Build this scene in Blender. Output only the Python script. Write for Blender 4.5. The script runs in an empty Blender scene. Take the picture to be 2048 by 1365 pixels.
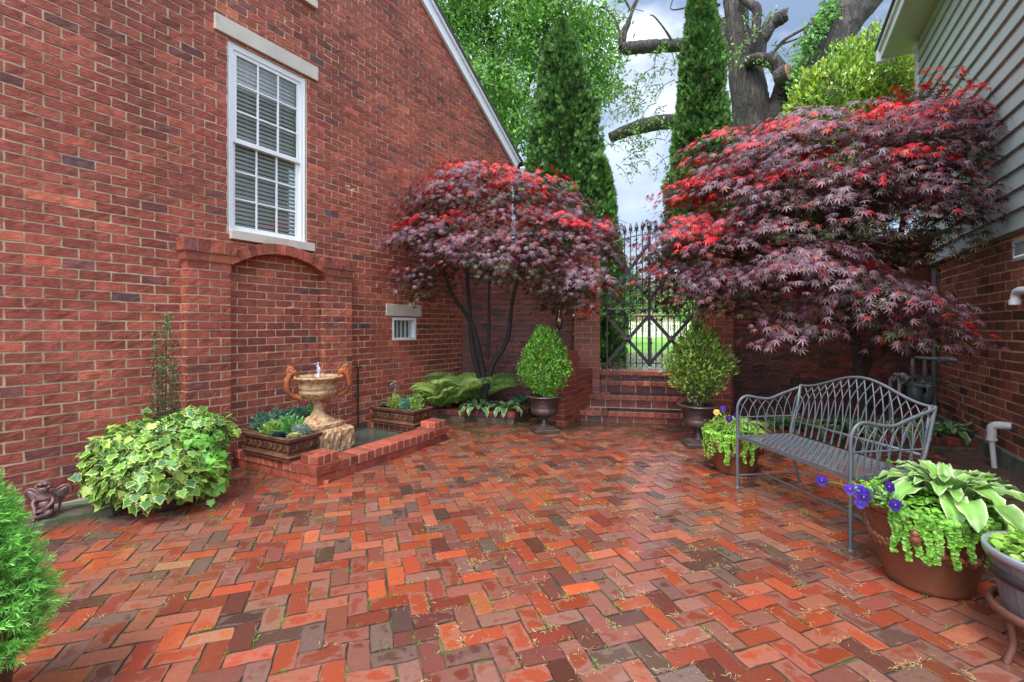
import bpy, math
import numpy as np
from mathutils import Matrix, Vector
from mathutils import noise as mnoise
R = math.radians
PI = math.pi
sc = bpy.context.scene
col = sc.collection

# ------------------------------------------------------------------ camera
HC = 1.35; F = 915.0
cam = bpy.data.cameras.new('camera'); camo = bpy.data.objects.new('camera', cam); col.objects.link(camo)
camo.location = (0, 0, HC); camo.rotation_euler = (PI/2, 0, 0)
cam.sensor_width = 36; cam.lens = 36*F/2048; cam.shift_y = -27.5/2048
cam.clip_start = 0.05; cam.clip_end = 1500
sc.camera = camo
# ------------------------------------------------------------------ world, sun, exposure
SUN_EL, SUN_AZ = R(58), R(205)
w = bpy.data.worlds.new('World'); sc.world = w; w.use_nodes = True
nt = w.node_tree; nt.nodes.clear()
def N(nt, t, **kw):
    n = nt.nodes.new(t)
    for k, v in kw.items(): setattr(n, k, v)
    return n
sky = N(nt, 'ShaderNodeTexSky', sky_type='NISHITA', sun_disc=False)
sky.sun_elevation = SUN_EL; sky.sun_rotation = SUN_AZ
tc = N(nt, 'ShaderNodeTexCoord'); mp = N(nt, 'ShaderNodeMapping'); mp.inputs['Scale'].default_value = (1, 1, 2.2)
nz = N(nt, 'ShaderNodeTexNoise'); nz.inputs['Scale'].default_value = 2.3; nz.inputs['Detail'].default_value = 7; nz.inputs['Roughness'].default_value = .55
rp = N(nt, 'ShaderNodeValToRGB'); rp.color_ramp.elements[0].position = .43; rp.color_ramp.elements[1].position = .62
rp.color_ramp.elements[0].color = (.12, .12, .12, 1); rp.color_ramp.elements[1].color = (1, 1, 1, 1)
nz2 = N(nt, 'ShaderNodeTexNoise'); nz2.inputs['Scale'].default_value = 4.0; nz2.inputs['Detail'].default_value = 6
rp2 = N(nt, 'ShaderNodeValToRGB'); rp2.color_ramp.elements[0].position = .22; rp2.color_ramp.elements[1].position = .75
rp2.color_ramp.elements[0].color = (5.2, 6.3, 8.6, 1); rp2.color_ramp.elements[1].color = (8.6, 8.7, 9.5, 1)
mx = N(nt, 'ShaderNodeMix', data_type='RGBA'); bg = N(nt, 'ShaderNodeBackground'); out = N(nt, 'ShaderNodeOutputWorld')
L = nt.links.new
L(tc.outputs['Generated'], mp.inputs['Vector']); L(mp.outputs[0], nz.inputs['Vector']); L(mp.outputs[0], nz2.inputs['Vector'])
L(nz.outputs['Fac'], rp.inputs[0]); L(nz2.outputs['Fac'], rp2.inputs[0])
cv = N(nt, 'ShaderNodeMapRange', interpolation_type='SMOOTHSTEP'); sz0 = N(nt, 'ShaderNodeSeparateXYZ'); L(tc.outputs['Generated'], sz0.inputs[0]); L(sz0.outputs[2], cv.inputs[0])
for i_, v_ in enumerate((.15, .48, .35, 1.0)): cv.inputs[i_+1].default_value = v_
cm_ = N(nt, 'ShaderNodeMath', operation='MULTIPLY'); L(rp.outputs[0], cm_.inputs[0]); L(cv.outputs[0], cm_.inputs[1])
L(cm_.outputs[0], mx.inputs[0]); L(sky.outputs[0], mx.inputs[6]); L(rp2.outputs[0], mx.inputs[7])
# overcast dome: brighter overhead and towards the hidden sun behind the camera than low in front
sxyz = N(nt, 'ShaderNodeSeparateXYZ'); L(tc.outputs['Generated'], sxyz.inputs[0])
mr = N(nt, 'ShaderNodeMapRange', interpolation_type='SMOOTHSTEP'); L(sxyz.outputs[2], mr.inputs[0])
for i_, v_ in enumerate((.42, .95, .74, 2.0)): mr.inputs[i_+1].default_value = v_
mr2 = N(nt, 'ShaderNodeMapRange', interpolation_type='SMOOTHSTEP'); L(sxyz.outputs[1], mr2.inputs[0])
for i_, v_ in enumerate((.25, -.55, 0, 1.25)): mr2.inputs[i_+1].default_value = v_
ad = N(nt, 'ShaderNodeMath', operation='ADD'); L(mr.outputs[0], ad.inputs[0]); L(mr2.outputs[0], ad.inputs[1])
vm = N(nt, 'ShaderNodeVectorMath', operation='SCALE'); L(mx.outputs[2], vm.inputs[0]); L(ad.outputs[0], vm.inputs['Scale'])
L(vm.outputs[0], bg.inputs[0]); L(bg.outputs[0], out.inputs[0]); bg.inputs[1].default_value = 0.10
sun = bpy.data.lights.new('sun', 'SUN'); sun.energy = 1.6; sun.angle = R(20); sun.color = (1, .96, .9)
so = bpy.data.objects.new('sun', sun); col.objects.link(so)
so.rotation_euler = (PI/2 - SUN_EL, 0, PI - SUN_AZ)
sc.view_settings.view_transform = 'Standard'; sc.view_settings.look = 'None'; sc.view_settings.gamma = 1
sc.view_settings.exposure = 1.18
sc.cycles.max_bounces = 6; sc.cycles.diffuse_bounces = 3; sc.cycles.glossy_bounces = 3
sc.cycles.transparent_max_bounces = 10; sc.cycles.transmission_bounces = 4
sc.cycles.caustics_reflective = False; sc.cycles.caustics_refractive = False
try: sc.cycles.use_denoising = True
except Exception: pass

# ------------------------------------------------------------------ frames
def P(px, py, Y): return np.array([(px-1024)/F*Y, Y, HC-(py-655)/F*Y])
def G(px, py, z=0.0):
    Y = (HC-z)*F/(py-655); return np.array([(px-1024)/F*Y, Y, z])
def v3(*a): return np.array(a, float)
LO = v3(-5.48, 0, 0); LD = v3(.5261, .8504, 0); LN = v3(.8504, -.5261, 0)
RO = v3(2.214, 0, 0); RD = v3(.4948, .8690, 0); RN = v3(-.8690, .4948, 0)
UP = v3(0, 0, 1)
def sL(px, p=0.0):
    u = px-1024; Y = F*(5.48-p*1.1759)/(566-u); return (Y+p*.5261)/.8504
def zL(px, py, p=0.0):
    s = sL(px, p); Y = s*.8504-p*.5261; return HC-(py-655)/F*Y
def tR(px, p=0.0):
    u = px-1024; Y = F*(2.214-p*1.1507)/(u-521.0); return (Y-p*.4948)/.8690

# ------------------------------------------------------------------ mesh helpers
class MB:
    def __init__(s): s.V = []; s.F = {}; s.C = []; s.U = []; s.n = 0
    def add(s, V, Fs, c=(1, 1, 1, .5), uv=None):
        V = np.asarray(V, float).reshape(-1, 3); n = len(V)
        for f in (Fs if isinstance(Fs, list) else [Fs]):
            f = np.asarray(f, int)
            if f.ndim == 1: f = f[None]
            s.F.setdefault(f.shape[1], []).append(f+s.n)
        c = np.asarray(c, float)
        if c.ndim == 1:
            if len(c) == 3: c = np.append(c, .5)
            c = np.tile(c, (n, 1))
        if c.shape[1] == 3: c = np.hstack([c, np.full((n, 1), .5)])
        s.V.append(V); s.C.append(c); s.U.append(np.zeros((n, 2)) if uv is None else uv); s.n += n
        return s
    def mesh(s, name, smooth=False):
        me = bpy.data.meshes.new(name)
        if s.n == 0: return me
        V = np.vstack(s.V); C = np.vstack(s.C); U = np.vstack(s.U)
        me.vertices.add(len(V)); me.vertices.foreach_set('co', V.ravel())
        li = []; tot = []
        for k, fl in s.F.items():
            f = np.vstack(fl); li.append(f.ravel()); tot.append(np.full(len(f), k))
        li = np.concatenate(li); tot = np.concatenate(tot); st = np.concatenate([[0], np.cumsum(tot)[:-1]])
        me.loops.add(len(li)); me.loops.foreach_set('vertex_index', li.astype(np.int32))
        me.polygons.add(len(tot)); me.polygons.foreach_set('loop_start', st.astype(np.int32))
        try: me.polygons.foreach_set('loop_total', tot.astype(np.int32))
        except Exception: pass
        me.polygons.foreach_set('use_smooth', np.full(len(tot), smooth))
        a = me.color_attributes.new('Col', 'FLOAT_COLOR', 'POINT'); a.data.foreach_set('color', C.ravel())
        b = me.attributes.new('luv', 'FLOAT2', 'POINT'); b.data.foreach_set('vector', U.ravel())
        me.update(calc_edges=True); me.validate()
        return me

def tag(o, label=None, cat=None, group=None, kind=None):
    if label: o['label'] = label
    if cat: o['category'] = cat
    if group: o['group'] = group
    if kind: o['kind'] = kind
    return o
def thing(name, label, cat, loc=(0, 0, 0), rz=0, group=None):
    o = bpy.data.objects.new(name, None); col.objects.link(o); o.empty_display_size = .1
    o.location = loc; o.rotation_euler = (0, 0, rz)
    return tag(o, label, cat, group)
def wm(o):
    m = Matrix.LocRotScale(o.location, o.rotation_euler, None)
    return wm(o.parent) @ m if o.parent else m
def obj(name, mb, mat, parent=None, local=False, smooth=False, label=None, origin=None):
    me = mb.mesh(name, smooth)
    o = bpy.data.objects.new(name, me); col.objects.link(o)
    me.materials.append(mat)
    if parent is not None:
        o.parent = parent
        if not local: me.transform(wm(parent).inverted())
    elif not local and mb.n:
        V = np.vstack(mb.V)
        c = v3((V[:, 0].min()+V[:, 0].max())/2, (V[:, 1].min()+V[:, 1].max())/2, V[:, 2].min()) if origin is None else np.asarray(origin, float)
        me.transform(Matrix.Translation(Vector(-c))); o.location = c
    if label: o['label'] = label
    return o
def struct(name, mb, mat, smooth=False): return tag(obj(name, mb, mat, smooth=smooth, origin=(0, 0, 0)), kind='structure')
def copy_tree(o, parent=None):
    c = o.copy(); col.objects.link(c)
    if parent is not None: c.parent = parent
    for ch in list(o.children): copy_tree(ch, c)
    return c

BOXF = np.array([[0, 3, 2, 1], [4, 5, 6, 7], [0, 1, 5, 4], [1, 2, 6, 5], [2, 3, 7, 6], [3, 0, 4, 7]])
def box(mb, O, U, V, W, c=(1, 1, 1, .5)):
    O, U, V, W = map(lambda a: np.asarray(a, float), (O, U, V, W))
    pts = [O, O+U, O+U+V, O+V, O+W, O+U+W, O+U+V+W, O+V+W]
    f = BOXF
    if np.dot(np.cross(U, V), W) < 0: f = BOXF[:, ::-1]
    return mb.add(pts, f, c)
def cbox(mb, c0, U, V, W, c=(1, 1, 1, .5)):
    U, V, W = map(lambda a: np.asarray(a, float), (U, V, W))
    return box(mb, np.asarray(c0, float)-U/2-V/2-W/2, U, V, W, c)
def bbox(mb, O, U, V, W, b=.006, c=(1, 1, 1, .5)):
    """box with chamfered edges"""
    O, U, V, W = map(lambda a: np.asarray(a, float), (O, U, V, W))
    lu, lv, lw = [np.linalg.norm(a) for a in (U, V, W)]; b = min(b, lu/3, lv/3, lw/3)
    eu, ev, ew = U/lu, V/lv, W/lw
    pts = []; idx = {}
    for i in (0, 1):
        for j in (0, 1):
            for k in (0, 1):
                cor = O+U*i+V*j+W*k; s = [1-2*i, 1-2*j, 1-2*k]
                du, dv, dw = eu*b*s[0], ev*b*s[1], ew*b*s[2]
                idx[(i, j, k, 'u')] = len(pts); pts.append(cor+dv+dw)
                idx[(i, j, k, 'v')] = len(pts); pts.append(cor+du+dw)
                idx[(i, j, k, 'w')] = len(pts); pts.append(cor+du+dv)
    q = []; t = []
    for i in (0, 1): q.append([idx[(i, 0, 0, 'u')], idx[(i, 1, 0, 'u')], idx[(i, 1, 1, 'u')], idx[(i, 0, 1, 'u')]][::(1 if i else -1)])
    for j in (0, 1): q.append([idx[(0, j, 0, 'v')], idx[(1, j, 0, 'v')], idx[(1, j, 1, 'v')], idx[(0, j, 1, 'v')]][::(-1 if j else 1)])
    for k in (0, 1): q.append([idx[(0, 0, k, 'w')], idx[(1, 0, k, 'w')], idx[(1, 1, k, 'w')], idx[(0, 1, k, 'w')]][::(1 if k else -1)])
    for i in (0, 1):
        for j in (0, 1): q.append([idx[(i, j, 0, 'u')], idx[(i, j, 1, 'u')], idx[(i, j, 1, 'v')], idx[(i, j, 0, 'v')]])
        for k in (0, 1): q.append([idx[(i, 0, k, 'u')], idx[(i, 1, k, 'u')], idx[(i, 1, k, 'w')], idx[(i, 0, k, 'w')]])
    for j in (0, 1):
        for k in (0, 1): q.append([idx[(0, j, k, 'v')], idx[(1, j, k, 'v')], idx[(1, j, k, 'w')], idx[(0, j, k, 'w')]])
    for i in (0, 1):
        for j in (0, 1):
            for k in (0, 1): t.append([idx[(i, j, k, a)] for a in 'uvw'])
    return mb.add(pts, [np.array(q), np.array(t)], c)
def frames(pts):
    pts = np.asarray(pts, float); T = np.gradient(pts, axis=0); T /= np.linalg.norm(T, axis=1)[:, None]+1e-9
    a = v3(0, 0, 1) if abs(T[0][2]) < .9 else v3(1, 0, 0)
    n = np.cross(T[0], a); n /= np.linalg.norm(n); Ns = []
    for t in T:
        n = n-t*np.dot(n, t); n /= np.linalg.norm(n)+1e-9; Ns.append(n.copy())
    Ns = np.array(Ns); return T, Ns, np.cross(T, Ns)
def tube(mb, pts, r, n=8, c=(1, 1, 1, .5), caps=True, squash=None, rough=0):
    pts = np.asarray(pts, float); m = len(pts); r = np.broadcast_to(np.asarray(r, float), (m,))
    T, A, B = frames(pts); a = np.arange(n)*2*PI/n
    V = pts[:, None]+r[:, None, None]*(np.cos(a)[None, :, None]*A[:, None]+np.sin(a)[None, :, None]*B[:, None]*(squash or 1))
    if rough:
        for a_ in range(m):
            for b_ in range(n):
                q = V[a_, b_]; V[a_, b_] = pts[a_]+(q-pts[a_])*(1+rough*mnoise.noise(Vector(q*3.0))+rough*.7*mnoise.noise(Vector(q*8.0)))
    i = np.arange(m-1)[:, None]*n; j = np.arange(n)[None]; k = (j+1) % n
    f = np.stack([i+j, i+k, i+n+k, i+n+j], -1).reshape(-1, 4)
    fs = [f]
    mb.add(V.reshape(-1, 3), fs, c)
    if caps:
        for e, o in ((0, -1), (m-1, 1)):
            ring = V[e]; cc = pts[e]
            VV = np.vstack([ring, cc]); ff = np.stack([np.arange(n), (np.arange(n)+1) % n, np.full(n, n)], 1)
            mb.add(VV, ff[:, ::o], c)
    return mb
def spline(pts, n=20):
    pts = np.asarray(pts, float); m = len(pts); p = np.vstack([2*pts[0]-pts[1], pts, 2*pts[-1]-pts[-2]]); o = []
    for t in np.linspace(0, m-1-1e-6, n):
        i = int(t); f = t-i; a, b, c, d = p[i:i+4]
        o.append(.5*((2*b)+(-a+c)*f+(2*a-5*b+4*c-d)*f*f+(-a+3*b-3*c+d)*f**3))
    return np.array(o)
def lathe(mb, prof, cx=0, cy=0, cz=0, n=32, c=(1, 1, 1, .5), mod=None, caps=True):
    prof = np.asarray(prof, float); a = np.arange(n)*2*PI/n; m = len(prof)
    r = prof[:, 0][:, None]*np.ones(n)[None]
    if mod is not None: r = mod(r, prof[:, 1][:, None]*np.ones(n)[None], a[None]*np.ones((m, 1)))
    V = np.stack([cx+r*np.cos(a), cy+r*np.sin(a), cz+prof[:, 1][:, None]*np.ones(n)], -1)
    i = np.arange(m-1)[:, None]*n; j = np.arange(n)[None]; k = (j+1) % n
    f = [np.stack([i+j, i+k, i+n+k, i+n+j], -1).reshape(-1, 4)]
    V = V.reshape(-1, 3)
    if caps: f += [np.arange(n)[::-1][None], (np.arange(n)+(m-1)*n)[None]]
    return mb.add(V, f, c)
def ball(mb, c0, r, n=8, c=(1, 1, 1, .5), ax=None):
    r = np.broadcast_to(np.asarray(r, float), (3,)); a = np.arange(n)*2*PI/n; b = np.linspace(-PI/2, PI/2, n//2+1)[1:-1]
    V = [[0, 0, -1]]+[[math.cos(q)*math.cos(p), math.cos(q)*math.sin(p), math.sin(q)] for q in b for p in a]+[[0, 0, 1]]
    V = np.array(V)*r
    if ax is not None: V = V @ np.asarray(ax, float)
    m = len(b); i = (1+np.arange(m-1)*n)[:, None]; j = np.arange(n)[None]; k = (j+1) % n
    q = np.stack([i+j, i+k, i+n+k, i+n+j], -1).reshape(-1, 4)
    jj = np.arange(n); kk = (jj+1) % n
    t = np.vstack([np.stack([kk+1, jj+1, np.zeros(n, int)], 1), np.stack([1+(m-1)*n+jj, 1+(m-1)*n+kk, np.full(n, 1+m*n)], 1)])
    return mb.add(V+np.asarray(c0, float), [q, t], c)
def prism(mb, pts, W, c=(1, 1, 1, .5)):
    pts = np.asarray(pts, float); n = len(pts); W = np.asarray(W, float)
    V = np.vstack([pts, pts+W]); i = np.arange(n); k = (i+1) % n
    return mb.add(V, [i[None][:, ::-1], (i+n)[None], np.stack([i, k, k+n, i+n], 1)], c)

# ------------------------------------------------------------------ bricks
def palette(rng, n, cols, wts, var=.12):
    cols = np.array(cols, float); w_ = np.array(wts, float); w_ /= w_.sum()
    c = cols[rng.choice(len(cols), n, p=w_)]*(1+rng.normal(0, var, (n, 1)))*(1+rng.normal(0, var*.35, (n, 3)))
    return np.clip(c, .004, .95)
RED = ([(.30, .074, .043), (.26, .060, .037), (.36, .088, .048), (.43, .110, .06), (.19, .060, .048), (.13, .064, .062)], [46, 30, 15, 3, 5, 1])
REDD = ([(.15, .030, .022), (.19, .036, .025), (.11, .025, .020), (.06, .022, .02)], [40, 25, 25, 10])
BRN = ([(.27, .088, .053), (.31, .104, .062), (.18, .06, .04), (.09, .04, .03)], [40, 28, 22, 10])
PAV = ([(.235, .062, .032), (.29, .076, .035), (.175, .052, .033), (.26, .11, .052), (.15, .068, .052), (.075, .053, .041), (.205, .084, .058), (.105, .046, .036)], [28, 14, 21, 3, 12, 7, 12, 10])
_us = np.array([0, .25, .5, .75, 1.0]); _vs = np.array([0, .5, 1.0])
_TU = np.tile(_us, 3); _TV = np.repeat(_vs, 5)
_ring = [0, 1, 2, 3, 4, 9, 14, 13, 12, 11, 10, 5]
_TF = np.array([[j*5+i, j*5+i+1, j*5+i+6, j*5+i+5] for j in range(2) for i in range(4)]+[[15+a, 15+(a+1) % 12, _ring[(a+1) % 12], _ring[a]] for a in range(12)])
def emit(mb, rects, O, U, V, Nn, d, rng, cols, jit=.0015, djit=.001, tilt=.0, flare=.0008, bulge=0.0, dvar=0.0, wav=0.0):
    r = np.asarray(rects, float); n = len(r)
    if n == 0: return
    u = r[:, 0][:, None]+(r[:, 1]-r[:, 0])[:, None]*_TU[None]; v = r[:, 2][:, None]+(r[:, 3]-r[:, 2])[:, None]*_TV[None]
    j = np.minimum(1, np.minimum(r[:, 1]-r[:, 0], r[:, 3]-r[:, 2])/.06)[:, None]
    u = u+rng.normal(0, jit, u.shape)*j; v = v+rng.normal(0, jit, v.shape)*j
    v = v+wav*np.sin(u*1.9+v*.9)+wav*.6*np.sin(u*5.3-v*4)
    edge = np.maximum(np.abs(_TU-.5), np.abs(_TV-.5))*2
    dd = d+rng.normal(0, djit, u.shape)+bulge*(1-edge)[None]+rng.normal(0, dvar, (n, 1))
    dd = dd+rng.normal(0, tilt, (n, 1))*(_TU-.5)[None]*(r[:, 1]-r[:, 0])[:, None]+rng.normal(0, tilt, (n, 1))*(_TV-.5)[None]*(r[:, 3]-r[:, 2])[:, None]
    su = u[:, _ring]+flare*(np.sign(_TU[_ring]-.5)*(np.abs(_TU[_ring]-.5) > .4))[None]
    sv = v[:, _ring]+flare*(np.sign(_TV[_ring]-.5))[None]
    uu = np.hstack([u, su]); vv = np.hstack([v, sv]); dd = np.hstack([dd, np.zeros((n, 12))-.001])
    W = np.asarray(O, float)+uu[..., None]*np.asarray(U, float)+vv[..., None]*np.asarray(V, float)+dd[..., None]*np.asarray(Nn, float)
    f = (_TF[None]+(np.arange(n)*27)[:, None, None]).reshape(-1, 4)
    if np.dot(np.cross(U, V), Nn) < 0: f = f[:, ::-1]
    cc = np.hstack([cols, rng.random((n, 1))]); cc = np.repeat(cc, 27, axis=0)
    uv = np.tile(np.stack([np.concatenate([_TU, _TU[_ring]]), np.concatenate([_TV, _TV[_ring]])], 1), (n, 1))
    mb.add(W.reshape(-1, 3), f, cc, uv)
def courses(u0, u1, v0, v1, bl, bh, m, rng, openings=(), off=0.0, header=False, keep=None):
    out_ = []; v = v0; i = 0
    while v < v1-bh*.35:
        h = min(bh, v1-v); L_ = bl
        x = u0-((off+(.5 if i % 2 else 0)) % 1)*L_
        while x < u1:
            a, b = max(x, u0), min(x+L_, u1)
            segs = [(a, b)]
            for (p, q, s, t) in openings:
                if v+h*.5 > s and v+h*.5 < t:
                    ns = []
                    for (a_, b_) in segs:
                        if b_ <= p or a_ >= q: ns.append((a_, b_))
                        else:
                            if a_ < p: ns.append((a_, p))
                            if b_ > q: ns.append((q, b_))
                    segs = ns
            for a_, b_ in segs:
                if b_-a_ > .025 and (keep is None or keep(a_, b_, v, v+h)): out_.append((a_+m/2, b_-m/2, v+m/2, v+h-m/2))
            x += L_
        v += bh; i += 1
    return out_
def brick_face(mb, O, U, V, Nn, u1, v1, bl, bh, rng, pal=RED, m=.0135, d=.006, u0=0, v0=0, **kw):
    jit = kw.pop('jit', .0012); tilt = kw.pop('tilt', .004)
    r = courses(u0, u1, v0, v1, bl, bh, m, rng, **kw)
    emit(mb, r, O, U, V, Nn, d, rng, palette(rng, len(r), *pal, var=.10), jit=jit, tilt=tilt, dvar=.0015, wav=.0022)
def brick_block(bm_, mm_, O, U, V, lu, lv, h, bl, bh, rng, pal=RED, top='header', mortar=None, z0=0.0, d=.007):
    """rectangular masonry block: mortar core in mm_, bricks on four sides and top in bm_"""
    O = np.asarray(O, float); U = np.asarray(U, float); V = np.asarray(V, float)
    box(mm_, O+U*d+V*d, U*(lu-2*d), V*(lv-2*d), UP*(h-d))
    nc = max(1, round(h/bh)); ch = h/nc
    zN = np.cross(U, V)[2]
    for (o, a, nrm, ln, of) in ((O+V*d, U, -V, lu, 0), (O+U*lu-U*d, V, U, lv, .5), (O+V*(lv-d), U, V, lu, .5), (O+U*d, V, -U, lv, 0)):
        ln_ = max(1, round(ln/bl*2))/2; bl_ = ln/ln_
        r = courses(0, ln, 0, h, bl_, ch, .011, rng, off=of)
        emit(bm_, r, o, a, UP, nrm, d, rng, palette(rng, len(r), *pal), jit=.001, tilt=.004)
    if top:
        if lu >= lv:
            nb = max(1, round(lu/.098)); rr = []
            rows = max(1, round(lv/.21))
            for k in range(nb):
                for q in range(rows): rr.append((k*lu/nb+.005, (k+1)*lu/nb-.005, q*lv/rows+.005, (q+1)*lv/rows-.005))
        else:
            nb = max(1, round(lv/.098)); rr = []; rows = max(1, round(lu/.21))
            for k in range(nb):
                for q in range(rows): rr.append((q*lu/rows+.005, (q+1)*lu/rows-.005, k*lv/nb+.005, (k+1)*lv/nb-.005))
        emit(bm_, rr, O+UP*(h-d), U, V, UP, d, rng, palette(rng, len(rr), *pal), jit=.001, tilt=.004)
def quad(mb, a, b, c, d, cc=(1, 1, 1, .5)): return mb.add([a, b, c, d], np.array([[0, 1, 2, 3]]), cc)

# ------------------------------------------------------------------ materials
MATS = {}
def new_mat(name):
    m = bpy.data.materials.new(name); m.use_nodes = True; nt = m.node_tree; nt.nodes.clear()
    o = N(nt, 'ShaderNodeOutputMaterial'); p = N(nt, 'ShaderNodeBsdfPrincipled'); nt.links.new(p.outputs[0], o.inputs[0])
    return m, nt, p, o
def noise(nt, scale, detail=4, rough=.5, vec=None, coord='Object', dist=0):
    n = N(nt, 'ShaderNodeTexNoise'); n.inputs['Scale'].default_value = scale; n.inputs['Detail'].default_value = detail; n.inputs['Roughness'].default_value = rough
    n.inputs['Distortion'].default_value = dist
    if vec is None:
        if coord == 'World': g = N(nt, 'ShaderNodeNewGeometry'); vec = g.outputs['Position']
        else: t = N(nt, 'ShaderNodeTexCoord'); vec = t.outputs[coord]
    nt.links.new(vec, n.inputs['Vector']); return n.outputs['Fac']
def math_(nt, op, a, b=None, c=None, clamp=False):
    n = N(nt, 'ShaderNodeMath', operation=op); n.use_clamp = clamp
    for i, x in enumerate((a, b, c)):
        if x is None: continue
        if isinstance(x, (int, float)): n.inputs[i].default_value = x
        else: nt.links.new(x, n.inputs[i])
    return n.outputs[0]
def rng_(nt, x, a, b, c=0, d=1):
    n = N(nt, 'ShaderNodeMapRange'); nt.links.new(x, n.inputs[0])
    for i, q in enumerate((a, b, c, d)): n.inputs[i+1].default_value = q
    return n.outputs[0]
def mixc(nt, f, a, b, bt='MIX'):
    n = N(nt, 'ShaderNodeMix', data_type='RGBA', blend_type=bt)
    if isinstance(f, (int, float)): n.inputs[0].default_value = f
    else: nt.links.new(f, n.inputs[0])
    for i, x in ((6, a), (7, b)):
        if isinstance(x, tuple): n.inputs[i].default_value = (*x[:3], 1)
        else: nt.links.new(x, n.inputs[i])
    return n.outputs[2]
def bump(nt, p, h, dist=.01, st=1.0):
    b = N(nt, 'ShaderNodeBump'); b.inputs['Distance'].default_value = dist; b.inputs['Strength'].default_value = st
    nt.links.new(h, b.inputs['Height']); nt.links.new(b.outputs[0], p.inputs['Normal'])
def attr(nt): a = N(nt, 'ShaderNodeAttribute'); a.attribute_name = 'Col'; return a
def grey(nt, f):
    n = N(nt, 'ShaderNodeCombineColor')
    for i in range(3): nt.links.new(f, n.inputs[i])
    return n.outputs[0]

def brick_mat(name, rough=.72, spec=.35, eff=.15):
    m, nt, p, o = new_mat(name); a = attr(nt)
    n1 = noise(nt, 14, 5, .6); n2 = noise(nt, 90, 4, .6); n3 = noise(nt, 1.1, 4, .55)
    k = math_(nt, 'MULTIPLY', rng_(nt, n1, .25, .75, .62, 1.35), rng_(nt, n3, .3, .7, .68, 1.25))
    c = mixc(nt, 1.0, a.outputs['Color'], grey(nt, k), 'MULTIPLY')
    c = mixc(nt, rng_(nt, n2, .60, .74, 0, eff*3), c, (.42, .33, .27))
    c = mixc(nt, rng_(nt, noise(nt, 5, 6, .7), .62, .72, 0, eff*4), c, (.035, .02, .02))
    nt.links.new(c, p.inputs['Base Color']); p.inputs['Roughness'].default_value = rough; p.inputs['Specular IOR Level'].default_value = spec
    tcn = N(nt, 'ShaderNodeTexCoord'); mp = N(nt, 'ShaderNodeMapping'); mp.inputs['Scale'].default_value = (22, 22, 50); nt.links.new(tcn.outputs['Object'], mp.inputs[0])
    nf = N(nt, 'ShaderNodeTexNoise'); nt.links.new(mp.outputs[0], nf.inputs['Vector']); nf.inputs['Scale'].default_value = 1; nf.inputs['Detail'].default_value = 3; nf.inputs['Distortion'].default_value = .7
    h = math_(nt, 'ADD', math_(nt, 'MULTIPLY', nf.outputs['Fac'], .9), math_(nt, 'MULTIPLY', n2, .5))
    bump(nt, p, h, .009, .8); return m
def plain(name, c, rough=.6, var=.25, scale=8, b=.003, bs=60, metal=0, spec=.5, stain=None, stv=(.55, .7), stscale=4, usecol=False, noz=None):
    m, nt, p, o = new_mat(name)
    n1 = noise(nt, scale, 5, .6)
    base = attr(nt).outputs['Color'] if usecol else c
    cc = mixc(nt, 1.0, base, grey(nt, rng_(nt, n1, .25, .75, 1-var, 1+var)), 'MULTIPLY')
    if stain: cc = mixc(nt, rng_(nt, noise(nt, stscale, 6, .65), stv[0], stv[1]), cc, stain)
    nt.links.new(cc, p.inputs['Base Color']); p.inputs['Roughness'].default_value = rough; p.inputs['Metallic'].default_value = metal; p.inputs['Specular IOR Level'].default_value = spec
    if b: bump(nt, p, noise(nt, bs, 5, .65), b, 1)
    return m
def leaf_mat(name, rough=.42, trans=.25, tint=(1, 1, 1), spec=.5, coat=0):
    m, nt, p, o = new_mat(name); a = attr(nt)
    c = mixc(nt, 1.0, a.outputs['Color'], grey(nt, rng_(nt, noise(nt, 9, 3), .3, .7, .8, 1.2)), 'MULTIPLY')
    nt.links.new(c, p.inputs['Base Color']); p.inputs['Roughness'].default_value = rough; p.inputs['Specular IOR Level'].default_value = spec
    t = N(nt, 'ShaderNodeBsdfTranslucent'); nt.links.new(mixc(nt, 1.0, c, tint, 'MULTIPLY'), t.inputs[0])
    s = N(nt, 'ShaderNodeMixShader'); s.inputs[0].default_value = trans
    nt.links.new(p.outputs[0], s.inputs[1]); nt.links.new(t.outputs[0], s.inputs[2]); nt.links.new(s.outputs[0], o.inputs[0])
    return m
M = MATS
M['brick'] = brick_mat('wall_brick'); M['brick_right'] = brick_mat('brown_brick', .6, .45, .16)
M['brick_wet'] = brick_mat('damp_brick', .42, .5, .05)
M['mortar'] = plain('mortar', (.55, .40, .25), .9, .28, 1.6, .004, 120, stain=(.16, .11, .08), stv=(.58, .75), stscale=1.3)
M['mortar_tan'] = plain('tan_mortar', (.72, .50, .26), .9, .2, 5, .004, 120)
M['mortar_dark'] = plain('dark_mortar', (.13, .085, .06), .9, .3, 5, .004, 120, stain=(.03, .035, .015), stv=(.45, .6), stscale=3)
M['stone'] = plain('limestone', (.50, .46, .37), .8, .12, 5, .002, 60, stain=(.27, .24, .18), stv=(.55, .8), stscale=3)
M['white'] = plain('white_paint', (.74, .76, .74), .4, .05, 6, .0004, 40)
M['siding'] = plain('painted_siding', (.42, .475, .42), .5, .09, 2.2, .0006, 60, stain=(.16, .165, .13), stv=(.60, .82), stscale=1.6)
M['soffit'] = plain('soffit_paint', (.56, .55, .50), .5, .05, 3, 0)
M['dark'] = plain('dark_trim', (.03, .028, .027), .6, .2, 8, .001)
M['roof'] = plain('roof_shingle', (.06, .05, .045), .9, .3, 12, .004)
M['concrete'] = plain('old_concrete', (.13, .125, .10), .85, .3, 6, .004, 40, stain=(.04, .05, .025), stv=(.5, .65), stscale=4)
M['soil'] = plain('mulch_soil', (.075, .038, .025), .95, .5, 14, .02, 45, stain=(.16, .08, .045), stv=(.6, .7), stscale=40)
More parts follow.
